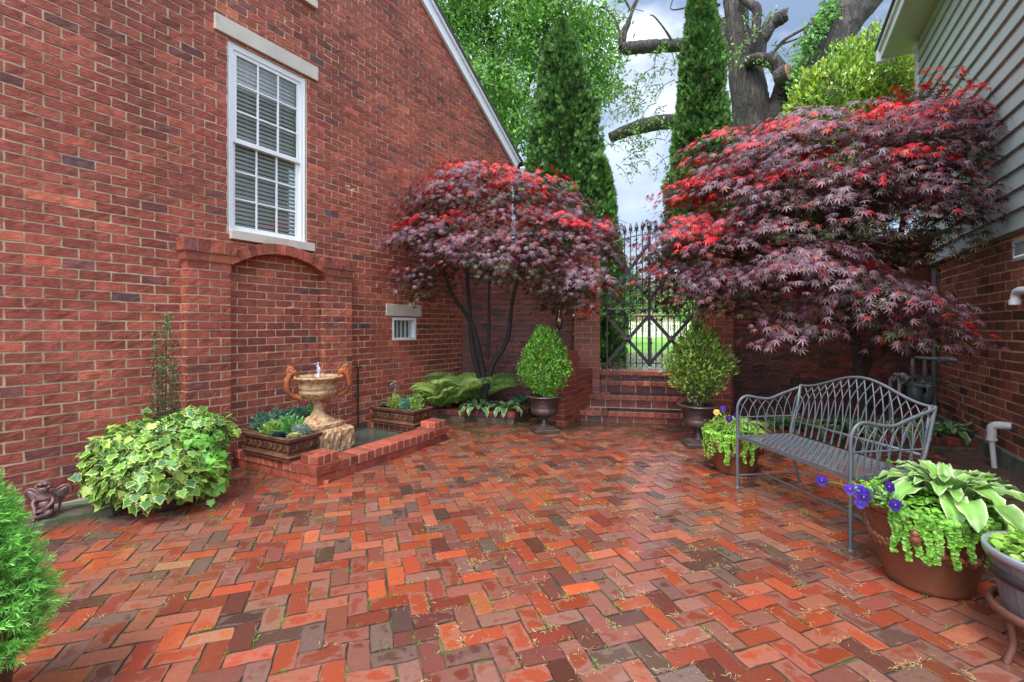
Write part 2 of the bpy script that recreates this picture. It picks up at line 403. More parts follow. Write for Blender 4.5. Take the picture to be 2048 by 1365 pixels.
M['iron'] = plain('black_iron', (.018, .019, .02), .38, .2, 20, .0005, 80, spec=.5)
M['bench'] = plain('weathered_steel_paint', (.088, .103, .112), .38, .18, 14, .0006, 90, stain=(.20, .085, .045), stv=(.58, .66), stscale=9, spec=.6)
M['castiron'] = plain('dark_cast_iron', (.052, .036, .031), .33, .35, 14, .002, 60, stain=(.11, .05, .032), stv=(.5, .7), stscale=6, spec=.6)
M['terra'] = plain('wet_terracotta', (.20, .058, .028), .38, .45, 6, .004, 38, stain=(.075, .042, .018), stv=(.40, .66), stscale=6, spec=.45)
M['planter'] = plain('aged_planter', (.105, .042, .024), .42, .4, 9, .004, 45, stain=(.19, .095, .05), stv=(.52, .72), stscale=7, spec=.45)
M['fountain'] = plain('rusty_stone', (.43, .29, .15), .75, .38, 16, .009, 38, stain=(.28, .085, .018), stv=(.50, .60), stscale=24)
M['rust'] = plain('orange_rust', (.33, .085, .018), .55, .45, 20, .004, 70, stain=(.13, .03, .012), stv=(.5, .65), stscale=14)
M['bark'] = plain('maple_bark', (.030, .023, .020), .75, .35, 12, .006, 40)
M['pvc'] = plain('pale_plastic', (.48, .48, .46), .4, .08, 5, 0)
M['meter'] = plain('grey_meter_paint', (.095, .12, .115), .4, .2, 10, .001, 50, stain=(.16, .07, .04), stv=(.66, .72), stscale=12)
M['galv'] = plain('galvanised_pipe', (.19, .19, .19), .45, .3, 12, .001, 60)
M['mat'] = plain('black_rubber', (.013, .013, .015), .4, .3, 60, .004, 120)
M['slate'] = plain('mossy_slate', (.10, .085, .065), .6, .4, 9, .008, 30, stain=(.05, .07, .02), stv=(.5, .6), stscale=7)
M['pale_stone'] = plain('pale_flagstone', (.30, .32, .25), .6, .15, 6, .002, 40)
M['statue'] = plain('brown_resin', (.15, .075, .068), .38, .3, 14, .002, 60, stain=(.27, .19, .175), stv=(.55, .7), stscale=16)
M['plaque'] = plain('blue_glaze', (.02, .045, .085), .3, .3, 10, .001, 60, usecol=True)
M['stem'] = plain('green_stem', (.09, .15, .035), .6, .3, 14, 0)
M['twig'] = plain('twig_bark', (.12, .085, .06), .8, .3, 14, .002)
M['cutwood'] = plain('cut_wood', (.40, .20, .12), .8, .25, 8, .004, 30, stain=(.2, .09, .05), stv=(.5, .65), stscale=5)
M['wicker'] = plain('grey_weathered_wood', (.12, .105, .11), .55, .3, 10, .003, 60)
M['zinc'] = plain('zinc_rim', (.30, .33, .37), .3, .15, 10, 0, metal=.4)
M['redwood'] = plain('rust_red_stand', (.10, .035, .025), .5, .3, 9, .002)
M['fence'] = plain('cream_fence', (.62, .60, .48), .6, .05, 3, 0)
M['usecol'] = plain('painted', (1, 1, 1), .6, .12, 4, .001, 40, usecol=True)
M['leaf'] = leaf_mat('leaf', .45, .28); M['leaf_gloss'] = leaf_mat('glossy_leaf', .28, .2, spec=.6)
M['maple'] = leaf_mat('maple_leaf', .40, .2, (1.2, .7, .6), spec=.42)
M['hosta'] = leaf_mat('hosta_leaf', .38, .22)
M['flower'] = leaf_mat('petal', .5, .3)
M['conifer'] = leaf_mat('conifer_foliage', .6, .18, spec=.3)
def wood_bark():
    m, nt, p, o = new_mat('furrowed_bark'); t = N(nt, 'ShaderNodeTexCoord'); mp = N(nt, 'ShaderNodeMapping'); mp.inputs['Scale'].default_value = (9, 9, 1.3)
    nt.links.new(t.outputs['Object'], mp.inputs[0])
    nn = noise(nt, 1, 5, .6, mp.outputs[0], dist=.6); n9 = noise(nt, 2.3, 4, .6, mp.outputs[0], dist=1.2); h = math_(nt, 'ADD', math_(nt, 'MULTIPLY', math_(nt, 'ABSOLUTE', math_(nt, 'SUBTRACT', nn, .5)), 4.0), n9)
    c = mixc(nt, rng_(nt, h, .35, 1.3), (.022, .018, .015), (.135, .108, .09)); c = mixc(nt, rng_(nt, noise(nt, 1.2, 4), .55, .68, 0, .55), c, (.06, .075, .025))
    nt.links.new(c, p.inputs['Base Color']); p.inputs['Roughness'].default_value = .85; bump(nt, p, h, .05, 1); return m
M['oldbark'] = wood_bark()
def glass(name='window_glass', refl=.35, tint=(.9, .95, .93)):
    m, nt, p, o = new_mat(name); tr = N(nt, 'ShaderNodeBsdfTransparent'); tr.inputs[0].default_value = (*tint, 1)
    gl = N(nt, 'ShaderNodeBsdfGlossy'); gl.inputs['Roughness'].default_value = .02
    lw = N(nt, 'ShaderNodeFresnel'); lw.inputs[0].default_value = 1.5; s = N(nt, 'ShaderNodeMixShader')
    nt.links.new(math_(nt, 'ADD', math_(nt, 'MULTIPLY', lw.outputs[0], 1.0), refl*.5, clamp=True), s.inputs[0]); nt.links.new(tr.outputs[0], s.inputs[1]); nt.links.new(gl.outputs[0], s.inputs[2]); nt.links.new(s.outputs[0], o.inputs[0]); return m
M['glass'] = glass(refl=.16, tint=(.95, .98, .96)); M['lampglass'] = glass('lamp_glass', .25, (.95, .85, .75))
def water_mat(name, c, rough=.05, bs=18):
    m, nt, p, o = new_mat(name); p.inputs['Base Color'].default_value = (*c, 1); p.inputs['Roughness'].default_value = rough; p.inputs['Specular IOR Level'].default_value = .7
    bump(nt, p, noise(nt, bs, 3), .01, .5); return m
M['water'] = water_mat('pond_water', (.075, .10, .075)); M['bowlwater'] = water_mat('bowl_water', (.30, .27, .2), .06, 30)
def jet():
    m, nt, p, o = new_mat('splashing_water'); p.inputs['Base Color'].default_value = (.75, .75, .85, 1); p.inputs['Roughness'].default_value = .1
    tr = N(nt, 'ShaderNodeBsdfTransparent'); s = N(nt, 'ShaderNodeMixShader'); s.inputs[0].default_value = .55
    nt.links.new(tr.outputs[0], s.inputs[1]); nt.links.new(p.outputs[0], s.inputs[2]); nt.links.new(s.outputs[0], o.inputs[0]); return m
M['jet'] = jet()
def paver_mat():
    m, nt, p, o = new_mat('wet_clay_pavers'); a = attr(nt); uv = N(nt, 'ShaderNodeAttribute'); uv.attribute_name = 'luv'
    sx = N(nt, 'ShaderNodeSeparateXYZ'); nt.links.new(uv.outputs['Vector'], sx.inputs[0])
    e = math_(nt, 'MINIMUM', math_(nt, 'MULTIPLY', math_(nt, 'PINGPONG', sx.outputs[0], .5), 2), math_(nt, 'PINGPONG', sx.outputs[1], .5))
    n1 = noise(nt, 11, 4, .55); n2 = noise(nt, 60, 5, .65); n3 = noise(nt, .55, 4, .5)
    q = math_(nt, 'ADD', math_(nt, 'MULTIPLY', math_(nt, 'SMOOTH_MIN', e, .28, .1), 1.3), math_(nt, 'MULTIPLY', n1, 2.0)); q = math_(nt, 'ADD', q, math_(nt, 'MULTIPLY', a.outputs['Alpha'], .9)); q = math_(nt, 'ADD', q, math_(nt, 'MULTIPLY', n3, .9))
    wet = rng_(nt, q, 2.03, 2.17)
    dry = mixc(nt, .22, a.outputs['Color'], (.31, .165, .115)); c = mixc(nt, wet, dry, mixc(nt, 1.0, a.outputs['Color'], (1.05, .82, .72), 'MULTIPLY'))
    c = mixc(nt, 1.0, c, grey(nt, rng_(nt, n2, .25, .75, .86, 1.12)), 'MULTIPLY')
    c = mixc(nt, rng_(nt, noise(nt, 28, 6, .7), .62, .72, 0, .6), c, (.05, .035, .03))
    c = mixc(nt, rng_(nt, noise(nt, 7, 5, .7), .62, .74, 0, .55), c, (.085, .075, .045))
    edge = math_(nt, 'SUBTRACT', 1.0, rng_(nt, e, 0, .06)); c = mixc(nt, math_(nt, 'MULTIPLY', edge, .55), c, (.05, .028, .02))
    # moss creeping in from the shaded margins
    g = N(nt, 'ShaderNodeNewGeometry'); sp = N(nt, 'ShaderNodeSeparateXYZ'); nt.links.new(g.outputs['Position'], sp.inputs[0])
    dl = math_(nt, 'SUBTRACT', math_(nt, 'ADD', sp.outputs[0], 5.48), math_(nt, 'MULTIPLY', sp.outputs[1], .6186))
    mo = math_(nt, 'MAXIMUM', rng_(nt, dl, 1.1, .2), rng_(nt, sp.outputs[1], 4.9, 6.3))
    ms = rng_(nt, math_(nt, 'ADD', math_(nt, 'MULTIPLY', mo, .30), noise(nt, 3.2, 5, .7, g.outputs['Position'])), .66, .80, 0, .82)
    c = mixc(nt, ms, c, (.045, .042, .018))
    nt.links.new(c, p.inputs['Base Color'])
    rr = math_(nt, 'MULTIPLY_ADD', wet, -.19, .235); rr = math_(nt, 'MAXIMUM', math_(nt, 'ADD', rr, math_(nt, 'MULTIPLY', math_(nt, 'SUBTRACT', n2, .5), .10)), .045)
    nt.links.new(rr, p.inputs['Roughness']); p.inputs['Specular IOR Level'].default_value = .65
    h = math_(nt, 'MULTIPLY', math_(nt, 'SUBTRACT', math_(nt, 'ADD', noise(nt, 35, 5, .65), math_(nt, 'MULTIPLY', n2, .4)), .7), math_(nt, 'MULTIPLY_ADD', wet, -.8, 1.0)); bump(nt, p, h, .0028, .9); return m
M['paver'] = paver_mat()
def joint_mat():
    m, nt, p, o = new_mat('mossy_joint_sand'); c = mixc(nt, rng_(nt, noise(nt, 5, 4), .48, .6), (.035, .025, .018), (.045, .085, .012)); c = mixc(nt, rng_(nt, noise(nt, 2.1, 4), .52, .66, 0, .9), c, (.26, .17, .075))
    nt.links.new(c, p.inputs['Base Color']); p.inputs['Roughness'].default_value = .95; bump(nt, p, noise(nt, 130, 4), .006, 1); return m
M['joint'] = joint_mat()
def lawn_mat():
    m, nt, p, o = new_mat('lawn'); c = mixc(nt, rng_(nt, noise(nt, .8, 5, .6), .35, .65), (.16, .38, .04), (.25, .48, .06)); c = mixc(nt, rng_(nt, noise(nt, 30, 4), .3, .7, 0, .4), c, (.08, .2, .03))
    nt.links.new(c, p.inputs['Base Color']); p.inputs['Roughness'].default_value = .9; bump(nt, p, noise(nt, 60, 4), .03, 1); return m
M['lawn'] = lawn_mat()
M['ground'] = plain('earth', (.10, .09, .05), .95, .3, 3, .01, 30)

# ------------------------------------------------------------------ leaf helpers
def norm(a): return a/(np.linalg.norm(a, axis=-1, keepdims=True)+1e-9)
def scatter(mb, T, Fs, pos, fwd, nrm, sc_, cols, tcol=None):
    """T template verts (x forward, z normal); one instance per row of pos"""
    pos = np.asarray(pos, float); m = len(pos); x = norm(np.asarray(fwd, float)); z = np.asarray(nrm, float)
    z = norm(z-x*np.sum(x*z, 1, keepdims=True)); y = np.cross(z, x)
    Rm = np.stack([x, y, z], 1); sc_ = np.broadcast_to(np.asarray(sc_, float), (m,))
    V = np.einsum('tk,mkj->mtj', T, Rm)*sc_[:, None, None]+pos[:, None]
    nT = len(T); fs = [(f[None]+(np.arange(m)*nT)[:, None, None]).reshape(-1, f.shape[1]) for f in Fs]
    cols = np.asarray(cols, float)
    if cols.ndim == 2: C = np.repeat(cols[:, None], nT, 1)
    else: C = cols
    if tcol is not None: C = C*tcol[None]
    mb.add(V.reshape(-1, 3), fs, np.clip(C.reshape(-1, 3), 0, 1))
def rdir(rng, n): return norm(rng.normal(0, 1, (n, 3)))
def maple_tpl():
    ang = np.radians([0, 36, -36, 74, -74, 116, -116]); ln = [1, .93, .93, .74, .74, .42, .42]
    order = np.argsort(ang); ang = ang[order]; ln = np.array(ln)[order]
    V = [[0, 0, 0]]; nang = [ang[0]-.45]+[(ang[i]+ang[i+1])/2 for i in range(6)]+[ang[-1]+.45]
    for a in nang: V.append([.21*math.cos(a), .21*math.sin(a), -.005])
    for a, l in zip(ang, ln): V.append([l*math.cos(a), l*math.sin(a), -.30*l*l])
    for a, l in zip(ang, ln):   # mid-lobe widening
        V.append([.55*l*math.cos(a-.14), .55*l*math.sin(a-.14), -.09*l]); V.append([.55*l*math.cos(a+.14), .55*l*math.sin(a+.14), -.09*l])
    F4 = []; F3 = []
    for i in range(7):
        n0, n1, t, m0, m1 = 1+i, 2+i, 9+i, 16+2*i, 17+2*i
        F3.append([0, n0, n1]); F4.append([n0, m0, m1, n1]); F3.append([m0, t, m1])
    return np.array(V, float)*.62, [np.array(F4), np.array(F3)]
MT, MF = maple_tpl()
OT = np.array([[0, 0, 0], [.35, .2, .05], [.35, -.2, .05], [.75, .16, .03], [.75, -.16, .03], [1, 0, -.06], [.4, 0, -.02], [.75, 0, -.03]])
OF = [np.array([[6, 1, 3, 7], [2, 6, 7, 4]]), np.array([[0, 1, 6], [0, 6, 2], [7, 3, 5], [4, 7, 5]])]
DT = np.array([[0, 0, 0], [.5, .24, .04], [1, 0, -.05], [.5, -.24, .04]]); DF = [np.array([[0, 1, 2], [0, 2, 3]])]
def round_tpl():
    a = np.arange(7)*2*PI/7; V = np.vstack([[[.5, 0, -.06]], np.stack([.5-.5*np.cos(a), .46*np.sin(a), 0*a+.03*np.cos(2*a)], 1)])
    return V, [np.array([[0, 1+i, 1+(i+1) % 7] for i in range(7)])]
RT, RF = round_tpl()
def ivy_tpl():
    pts = [(0, 0), (-.08, .30), (.12, .52), (.34, .36), (.42, .60), (.60, .30), (1, 0), (.60, -.30), (.42, -.60), (.34, -.36), (.12, -.52), (-.08, -.30)]
    o_ = np.array([(x, y, -.10*(x*x+y*y)) for x, y in pts]); i_ = np.array([(x*.70+.06, y*.66, .02-.06*(x*x+y*y)) for x, y in pts]); c_ = np.array([[.2, 0, 0.0]])
    V = np.vstack([o_, i_, c_]); n = 12
    F4 = np.array([[k, (k+1) % n, n+(k+1) % n, n+k] for k in range(n)]); F3 = np.array([[n+k, n+(k+1) % n, 24] for k in range(n)])
    return V, [F4, F3]
IT, IF = ivy_tpl()
def ell_pts(rng, n, c, r, shell=.7, up=0.0, zmin=None):
    d = rdir(rng, n*2)
    if up: d = d[rng.random(len(d)) < np.clip(.5+up*d[:, 2], .05, 1)]
    d = d[:n] if len(d) >= n else np.vstack([d, rdir(rng, n-len(d))])
    rad = shell+(1-shell)*rng.random((len(d), 1))
    return np.asarray(c)+d*rad*np.asarray(r), norm(d/np.asarray(r)), rad[:, 0]

# ================================================================== PATIO
rng = np.random.default_rng(7)
PA = v3(.948, .318, 0); PA /= np.linalg.norm(PA); PB = v3(-PA[1], PA[0], 0); cell = .0945
PO = v3(0.04, 3.0, 0)
hb, vb = [], []
def inside(p):
    X, Y = p[0], p[1]
    if Y < .25 or Y > 7.3: return False
    if X < -5.5+.6186*Y: return False
    if X > 2.5+.569*Y or X > 5.3: return False
    if Y > 6.75 and X < .6: return False
    if X > -1.6+.8*(Y-3.9)*0 and False: return False
    # soil strip along the right house
    if X > 3.0 and (X-3.35)*1.0 > (Y-3.0)*.62 and Y < 5.1: return False
    if Y > 5.35-.22*(X-2.75)+.05 and X > 2.9: return False
    return True
for i in range(-82, 88):
    for j in range(-82, 88):
        k = (i-j) % 4
        if k == 0: c_ = PO+PA*cell*(i+1)+PB*cell*(j+.5)
        elif k == 3: c_ = PO+PA*cell*(i+.5)+PB*cell*(j+1)
        else: continue
        if not inside(c_): continue
        (hb if k == 0 else vb).append((i, j))
pm = MB(); mj = .0045; edges = []
for lst, a, b in ((hb, PA, PB), (vb, PB, PA)):
    rr = []
    for (i, j) in lst:
        if a is PA: u0, v0 = i*cell, j*cell
        else: u0, v0 = j*cell, i*cell
        du, dv = rng.normal(0, .0018, 2); g = mj*(.55+.9*rng.random())
        rr.append((u0+g/2+du, u0+2*cell-g/2+du, v0+g/2+dv, v0+cell-g/2+dv)); edges.append((PO+a*u0+b*v0, a, b))
    emit(pm, rr, PO-UP*.012, a, b, UP, .0135, rng, palette(rng, len(rr), *PAV, var=.13), jit=.0026, djit=.00025, tilt=.012, flare=.0003, bulge=.0007, dvar=.0015)
o = struct('brick_patio', pm, M['paver'])
jm = MB(); quad(jm, v3(-6, .1, -.0035), v3(5.0, .1, -.0035), v3(5.8, 7.6, -.0035), v3(-6, 7.6, -.0035)); struct('patio_joints', jm, M['joint'])
gm = MB(); quad(gm, v3(-500, -300, -.06), v3(500, -300, -.06), v3(500, 900, -.06), v3(-500, 900, -.06)); struct('ground', gm, M['ground'])
# soil strip beside the right house
sm_ = MB(); nx, ny = 26, 40
gx = np.linspace(2.9, 6.0, nx); gy = np.linspace(2.3, 5.4, ny); XX, YY = np.meshgrid(gx, gy)
ZZ = .004+.02*rng.random(XX.shape)+.02*np.clip((XX-3.3-(YY-3.0)*.62), 0, 1)
ZZ[(XX-3.38) < (YY-3.0)*.62] = -.03
ids = np.arange(nx*ny).reshape(ny, nx)
sm_.add(np.stack([XX, YY, ZZ], -1).reshape(-1, 3), np.stack([ids[:-1, :-1], ids[:-1, 1:], ids[1:, 1:], ids[1:, :-1]], -1).reshape(-1, 4)); struct('soil_strip', sm_, M['soil'], True)
# lawn terrace and brick path beyond the gate
lm = MB(); box(lm, v3(-60, 7.85, -.05), v3(140, 0, 0), v3(0, 130, 0), v3(0, 0, .67)); struct('lawn', lm, M['lawn'])
# grass and moss tufts in joints; fallen catkins
tm = MB(); cm = MB(); dm = MB()
E = [e for e in edges]
from mathutils import noise as mnoise
pos = []; pos2 = []
for (lst_, cnt, per, cond) in ((pos, 620, 13, lambda p_: rng.random() < (1.0 if p_[0] < .6 else .25)*(1 if p_[1] < 4.5 else .3)), (pos2, 1150, 15, lambda p_: rng.random() < (1.0 if p_[0] > -.5 else .12)*(1 if p_[1] < 4.8 else .4))):
    made = 0
    while made < cnt:
        o_, a, b = E[rng.integers(0, len(E))]
        if not cond(o_): made += .3; continue
        made += 1; al = rng.random() < .5; c_ = rng.random()
        for k in range(int(per*rng.uniform(.5, 1.6))):
            f = c_+rng.normal(0, .22)
            lst_.append((o_+a*f*2*cell if al else o_+b*f*cell)+rng.normal(0, .0045 if lst_ is pos else .011, 3)*[1, 1, 0])
pos = np.array(pos); pos[:, 2] = -.002; n = len(pos)
f_ = rng.normal(0, 1, (n, 3)); f_[:, 2] = np.abs(f_[:, 2])+.5
scatter(tm, DT*[1, .35, 1], DF, pos, f_, rdir(rng, n), rng.uniform(.012, .030, n), palette(rng, n, [(.15, .34, .03), (.20, .30, .04), (.08, .2, .02)], [3, 2, 2]))
tag(obj('joint_grass', tm, M['leaf']), 'tiny green grass and moss tufts growing in the joints of the brick paving', 'grass', kind='stuff')
pos2 = np.array(pos2); pos2[:, 2] = rng.uniform(.002, .006, len(pos2)); n = len(pos2)
f_ = rng.normal(0, 1, (n, 3)); f_[:, 2] *= .12
CT = np.array([[0, 0, 0], [.3, .06, .04], [.6, -.04, .05], [1, .07, 0], [.6, .03, .05], [.3, .12, .04]]); CF = [np.array([[0, 1, 5]]), np.array([[1, 2, 4, 5]]), np.array([[2, 3, 4]])]
scatter(cm, CT, CF, pos2, f_, np.tile(UP, (n, 1))+rng.normal(0, .3, (n, 3)), rng.uniform(.014, .036, n), palette(rng, n, [(.50, .36, .13), (.42, .28, .12), (.30, .20, .08)], [4, 3, 1]))
tag(obj('fallen_catkins', cm, M['usecol']), 'straw coloured fallen catkins gathered along the joints of the red paving', 'litter', kind='stuff')
# twigs and leaf bits
n = 420; pp = np.stack([rng.uniform(-2.8, 3, n), rng.uniform(1.2, 5.5, n), np.full(n, .0045)], 1); pp = pp[(pp[:, 0] > -5.2+.6186*pp[:, 1]+.5)]; n = len(pp)
f_ = rng.normal(0, 1, (n, 3)); f_[:, 2] *= .05
scatter(dm, CT*[1, .55, 1], CF, pp, f_, np.tile(UP, (n, 1)), rng.uniform(.015, .055, n), palette(rng, n, [(.05, .03, .02), (.10, .05, .03), (.35, .28, .1)], [5, 3, 1]))
tag(obj('fallen_twigs', dm, M['usecol']), 'dark twig scraps and bits of leaf scattered over the wet bricks', 'litter', kind='stuff')

# ================================================================== LEFT HOUSE
rng = np.random.default_rng(11)
H1 = thing('brick_house', 'tall red brick gable house wall with white window and sloping white rake board', 'house', tuple(LO+LD*6))
def Lp(s, z, p=0.0): return LO+LD*s+LN*p+UP*z
RK = lambda s: 4.57+.08+.633*(10.35-s)     # rake centre line height
w0, w1 = sL(455), sL(613); wz0, wz1 = 2.30, 4.16
v0_, v1_ = sL(784), sL(832); vz0, vz1 = zL(808, 680), zL(808, 634)
u0_, u1_ = sL(628)-.86, sL(623); uz0, uz1 = 5.05, 6.6
LB, LHh = .195, .078
ops = [(w0, w1, wz0, wz1), (v0_, v1_, vz0, vz1), (u0_, u1_, uz0, uz1)]
ops = [(a, b, round(c/LHh)*LHh, round(d/LHh)*LHh) for a, b, c, d in ops]
SE = 10.4
keep = lambda a, b, z0, z1: z1 < RK(a)+.04 and z0 < RK(b) and z1 < 8.4
wm_ = MB()
brick_face(wm_, LO, LD, UP, LN, SE, 8.4, LB, LHh, rng, u0=.8, openings=ops, keep=keep, jit=.0016)
obj('wall', wm_, M['brick'], H1)
mm = MB()
# mortar sheet with openings: vertical strips
cuts = sorted({.8, SE, *[x for q in ops for x in q[:2]]})
for a, b in zip(cuts[:-1], cuts[1:]):
    hs = sorted([(q[2], q[3]) for q in ops if q[0] < (a+b)/2 < q[1]]); z = -.1
    for (c, d) in hs+[(None, None)]:
        if c is None: ta, tb = RK(a), RK(b)
        else: ta = tb = c
        quad(mm, Lp(a, z), Lp(b, z), Lp(b, tb), Lp(a, ta)); z = d if d else z
for q in ops:
    a, b, c, d = q
    for (p1, p2) in (((a, c), (a, d)), ((a, d), (b, d)), ((b, d), (b, c)), ((b, c), (a, c))):
        quad(mm, Lp(*p1), Lp(*p2), Lp(p2[0], p2[1], -.16), Lp(p1[0], p1[1], -.16))
quad(mm, Lp(SE, -.1), Lp(SE, RK(SE)), Lp(SE, RK(SE), -5), Lp(SE, -.1, -5)); quad(mm, Lp(.8, -.1), Lp(.8, RK(.8)), Lp(.8, RK(.8), -5), Lp(.8, -.1, -5))
obj('mortar', mm, M['mortar'], H1)
rk = MB(); sl = norm((LD-UP*.633)[None])[0]; sn = norm((UP+LD*.633)[None])[0]
a0 = Lp(10.55, RK(10.55)); ln_ = 12
box(rk, a0-sl*ln_-sn*.10+LN*.012, sl*ln_, sn*.19, LN*.045); box(rk, a0-sl*ln_+sn*.05+LN*.058, sl*ln_, sn*.05, LN*.03); obj('rake_board', rk, M['white'], H1)
rf = MB(); box(rf, a0-sl*ln_+sn*.091+LN*.10, sl*(ln_+.12), sn*.055, -LN*6); obj('roof', rf, M['roof'], H1)
def sash_window(parent, a, b, c, d, rows, colsn, p, name='window'):
    fr = MB(); f = .055
    box(fr, Lp(a+.004, c, p), LD*f, LN*.07, UP*(d-c)); box(fr, Lp(b-f-.004, c, p), LD*f, LN*.07, UP*(d-c))
    box(fr, Lp(a+f+.004, c, p), LD*(b-a-2*f-.008), LN*.07, UP*.05); box(fr, Lp(a+f+.004, d-.06, p), LD*(b-a-2*f-.008), LN*.07, UP*.058)
    for q in (a+.014, b-.026): box(fr, Lp(q, c+.01, p+.0705), LD*.012, LN*.010, UP*(d-c-.02))
    wo = obj(name, fr, M['white'], parent)
    A, B, C_, D_ = a+f+.004, b-f-.004, c+.05, d-.06; mid = (C_+D_)/2
    for (z0, z1, pp) in ((C_, mid+.02, p+.008), (mid-.02, D_, p+.034)):
        sh = MB(); t = .038
        box(sh, Lp(A, z0, pp), LD*t, LN*.025, UP*(z1-z0)); box(sh, Lp(B-t, z0, pp), LD*t, LN*.025, UP*(z1-z0))
        box(sh, Lp(A+t, z0, pp), LD*(B-A-2*t), LN*.025, UP*t*1.2); box(sh, Lp(A+t, z1-t, pp), LD*(B-A-2*t), LN*.025, UP*t)
        for k in range(1, colsn): x = A+t+(B-A-2*t)*k/colsn; box(sh, Lp(x-.008, z0+t*1.2, pp+.004), LD*.016, LN*.018, UP*(z1-z0-2.2*t))
        for k in range(1, rows):
            z = z0+t*1.2+(z1-z0-2.2*t)*k/rows
            for j in range(colsn):
                xa = A+t+(B-A-2*t)*j/colsn+.008*(j > 0); xb = A+t+(B-A-2*t)*(j+1)/colsn-.008*(j < colsn-1); box(sh, Lp(xa, z-.008, pp+.004), LD*(xb-xa), LN*.017, UP*.016)
        obj('sash', sh, M['white'], wo)
        g = MB(); quad(g, Lp(A+.01, z0+.01, pp+.008), Lp(B-.01, z0+.01, pp+.008), Lp(B-.01, z1-.01, pp+.008), Lp(A+.01, z1-.01, pp+.008)); obj('pane', g, M['glass'], wo)
    bl = MB(); nb = int((D_-C_)/.042)
    for k in range(nb):
        z = C_+(k+.5)*(D_-C_)/nb; cbox(bl, Lp((A+B)/2, z, p-.035), LD*(B-A-.01), LN*.018-UP*.034, UP*.0015+LN*.001)
    for x in (.25, .75): cbox(bl, Lp(A+(B-A)*x, mid, p-.022), LD*.003, LN*.002, UP*(D_-C_))
    obj('blind', bl, M['blind'], wo)
    bk = MB(); quad(bk, Lp(a, c, p-.25), Lp(b, c, p-.25), Lp(b, d, p-.25), Lp(a, d, p-.25)); obj('room', bk, M['room'], wo)
    return wo
M['blind'] = plain('blind_slat', (.88, .90, .84), .5, .05, 5, 0); M['room'] = plain('dim_room', (.14, .18, .14), .9, .1, 5, 0)
a, b, c, d = ops[0]; sash_window(H1, a, b, c, d, 3, 3, -.085)
a2, b2, c2, d2 = ops[2]; sash_window(H1, a2, b2, c2, d2, 3, 3, -.085)
lt = MB(); la, lb = sL(430, .03), sL(637, .03); bbox(lt, Lp(la, 4.16, -.02), LD*(lb-la), LN*.05, UP*.155, .004); obj('lintel', lt, M['stone'], H1)
si = MB(); sa, sb = sL(463, .05), sL(630, .05); bbox(si, Lp(sa, 2.205, -.10), LD*(sb-sa), LN*.155, UP*.088, .004); obj('sill', si, M['stone'], H1)
si = MB(); bbox(si, Lp(u0_-.05, 4.97, -.08), LD*(u1_-u0_+.1), LN*.13, UP*.088, .004); obj('sill', si, M['stone'], H1)
# basement vent
a, b, c, d = ops[1]; vt = MB(); f = .035
box(vt, Lp(a+.002, c+.002, -.10), LD*f, LN*.105, UP*(d-c-.004)); box(vt, Lp(b-f-.002, c+.002, -.10), LD*f, LN*.105, UP*(d-c-.004)); box(vt, Lp(a+f, c+.002, -.10), LD*(b-a-2*f), LN*.105, UP*f); box(vt, Lp(a+f, d-f, -.10), LD*(b-a-2*f), LN*.105, UP*f)
vo = obj('vent', vt, M['white'], H1)
vs_ = MB()
for k in range(5): x = a+f+(b-a-2*f)*(k+.5)/5; box(vs_, Lp(x-.012, c+f, -.075), LD*.022, LN*.02, UP*(d-c-2*f))
obj('grille', vs_, M['pvc'], vo)
bk = MB(); quad(bk, Lp(a, c, -.12), Lp(b, c, -.12), Lp(b, d, -.12), Lp(a, d, -.12)); obj('backing', bk, M['room'], vo)
vl = MB(); va, vb_ = sL(773, .02), sL(843, .02); bbox(vl, Lp(va, zL(808, 633), -.02), LD*(vb_-va), LN*.04, UP*(zL(808, 610)-zL(808, 633)), .003); obj('lintel', vl, M['stone'], H1)
# arched niche: two pilasters and a segmental arch
pp_ = .11
pil = []
for (pa, pb, nm) in ((373, 460, 0), (650, 708, 1)):
    s0, s1 = sL(pa, pp_), sL(pb, pp_)
    if nm == 0: s1 = s0+.38
    else: s1 = s0+.38
    pil.append((s0, s1)); bm_, mo_ = MB(), MB()
    box(mo_, Lp(s0+.006, 0), LD*(s1-s0-.012), LN*(pp_-.007), UP*1.95)
    kw = dict(jit=.001)
    brick_face(bm_, Lp(s0, 0, pp_-.007), LD, UP, LN, s1-s0, 1.95, .19, LHh, rng, off=nm*.5, **kw)
    brick_face(bm_, Lp(s0+.007, 0, 0), LN, UP, -LD, pp_, 1.95, .11, LHh, rng, off=.0, **kw)
    brick_face(bm_, Lp(s1-.007, 0, 0), LN, UP, LD, pp_, 1.95, .11, LHh, rng, off=.0, **kw)
    zc = 1.95
    for (e, h) in ((.018, LHh), (.035, .115)):
        box(mo_, Lp(s0-e+.007, zc), LD*(s1-s0+2*e-.014), LN*(pp_+e-.007), UP*(h-.006))
        ww = s1-s0+2*e; nb = 4
        r = [(i*ww/nb+.005, (i+1)*ww/nb-.005, .005, h-.005) for i in range(nb)] if h > .1 else courses(0, ww, 0, h, .2, h, .011, rng)
        emit(bm_, r, Lp(s0-e, zc, pp_+e-.007), LD, UP, LN, .007, rng, palette(rng, len(r), *RED), jit=.001)
        for (ss, dd) in ((s0-e+.007, -LD), (s1+e-.007, LD)): emit(bm_, [(0, pp_+e-.004, .005, h-.005)], Lp(ss, zc, 0), LN, UP, dd, .007, rng, palette(rng, 1, *RED), jit=.001)
        emit(bm_, [(i*ww/nb+.005, (i+1)*ww/nb-.005, 0, pp_+e) for i in range(nb)], Lp(s0-e, zc+h-.006), LD, LN, UP, .006, rng, palette(rng, nb, *RED), jit=.001)
        zc += h
    po = obj('pilaster', bm_, M['brick'], H1); obj('mortar', mo_, M['mortar'], po)
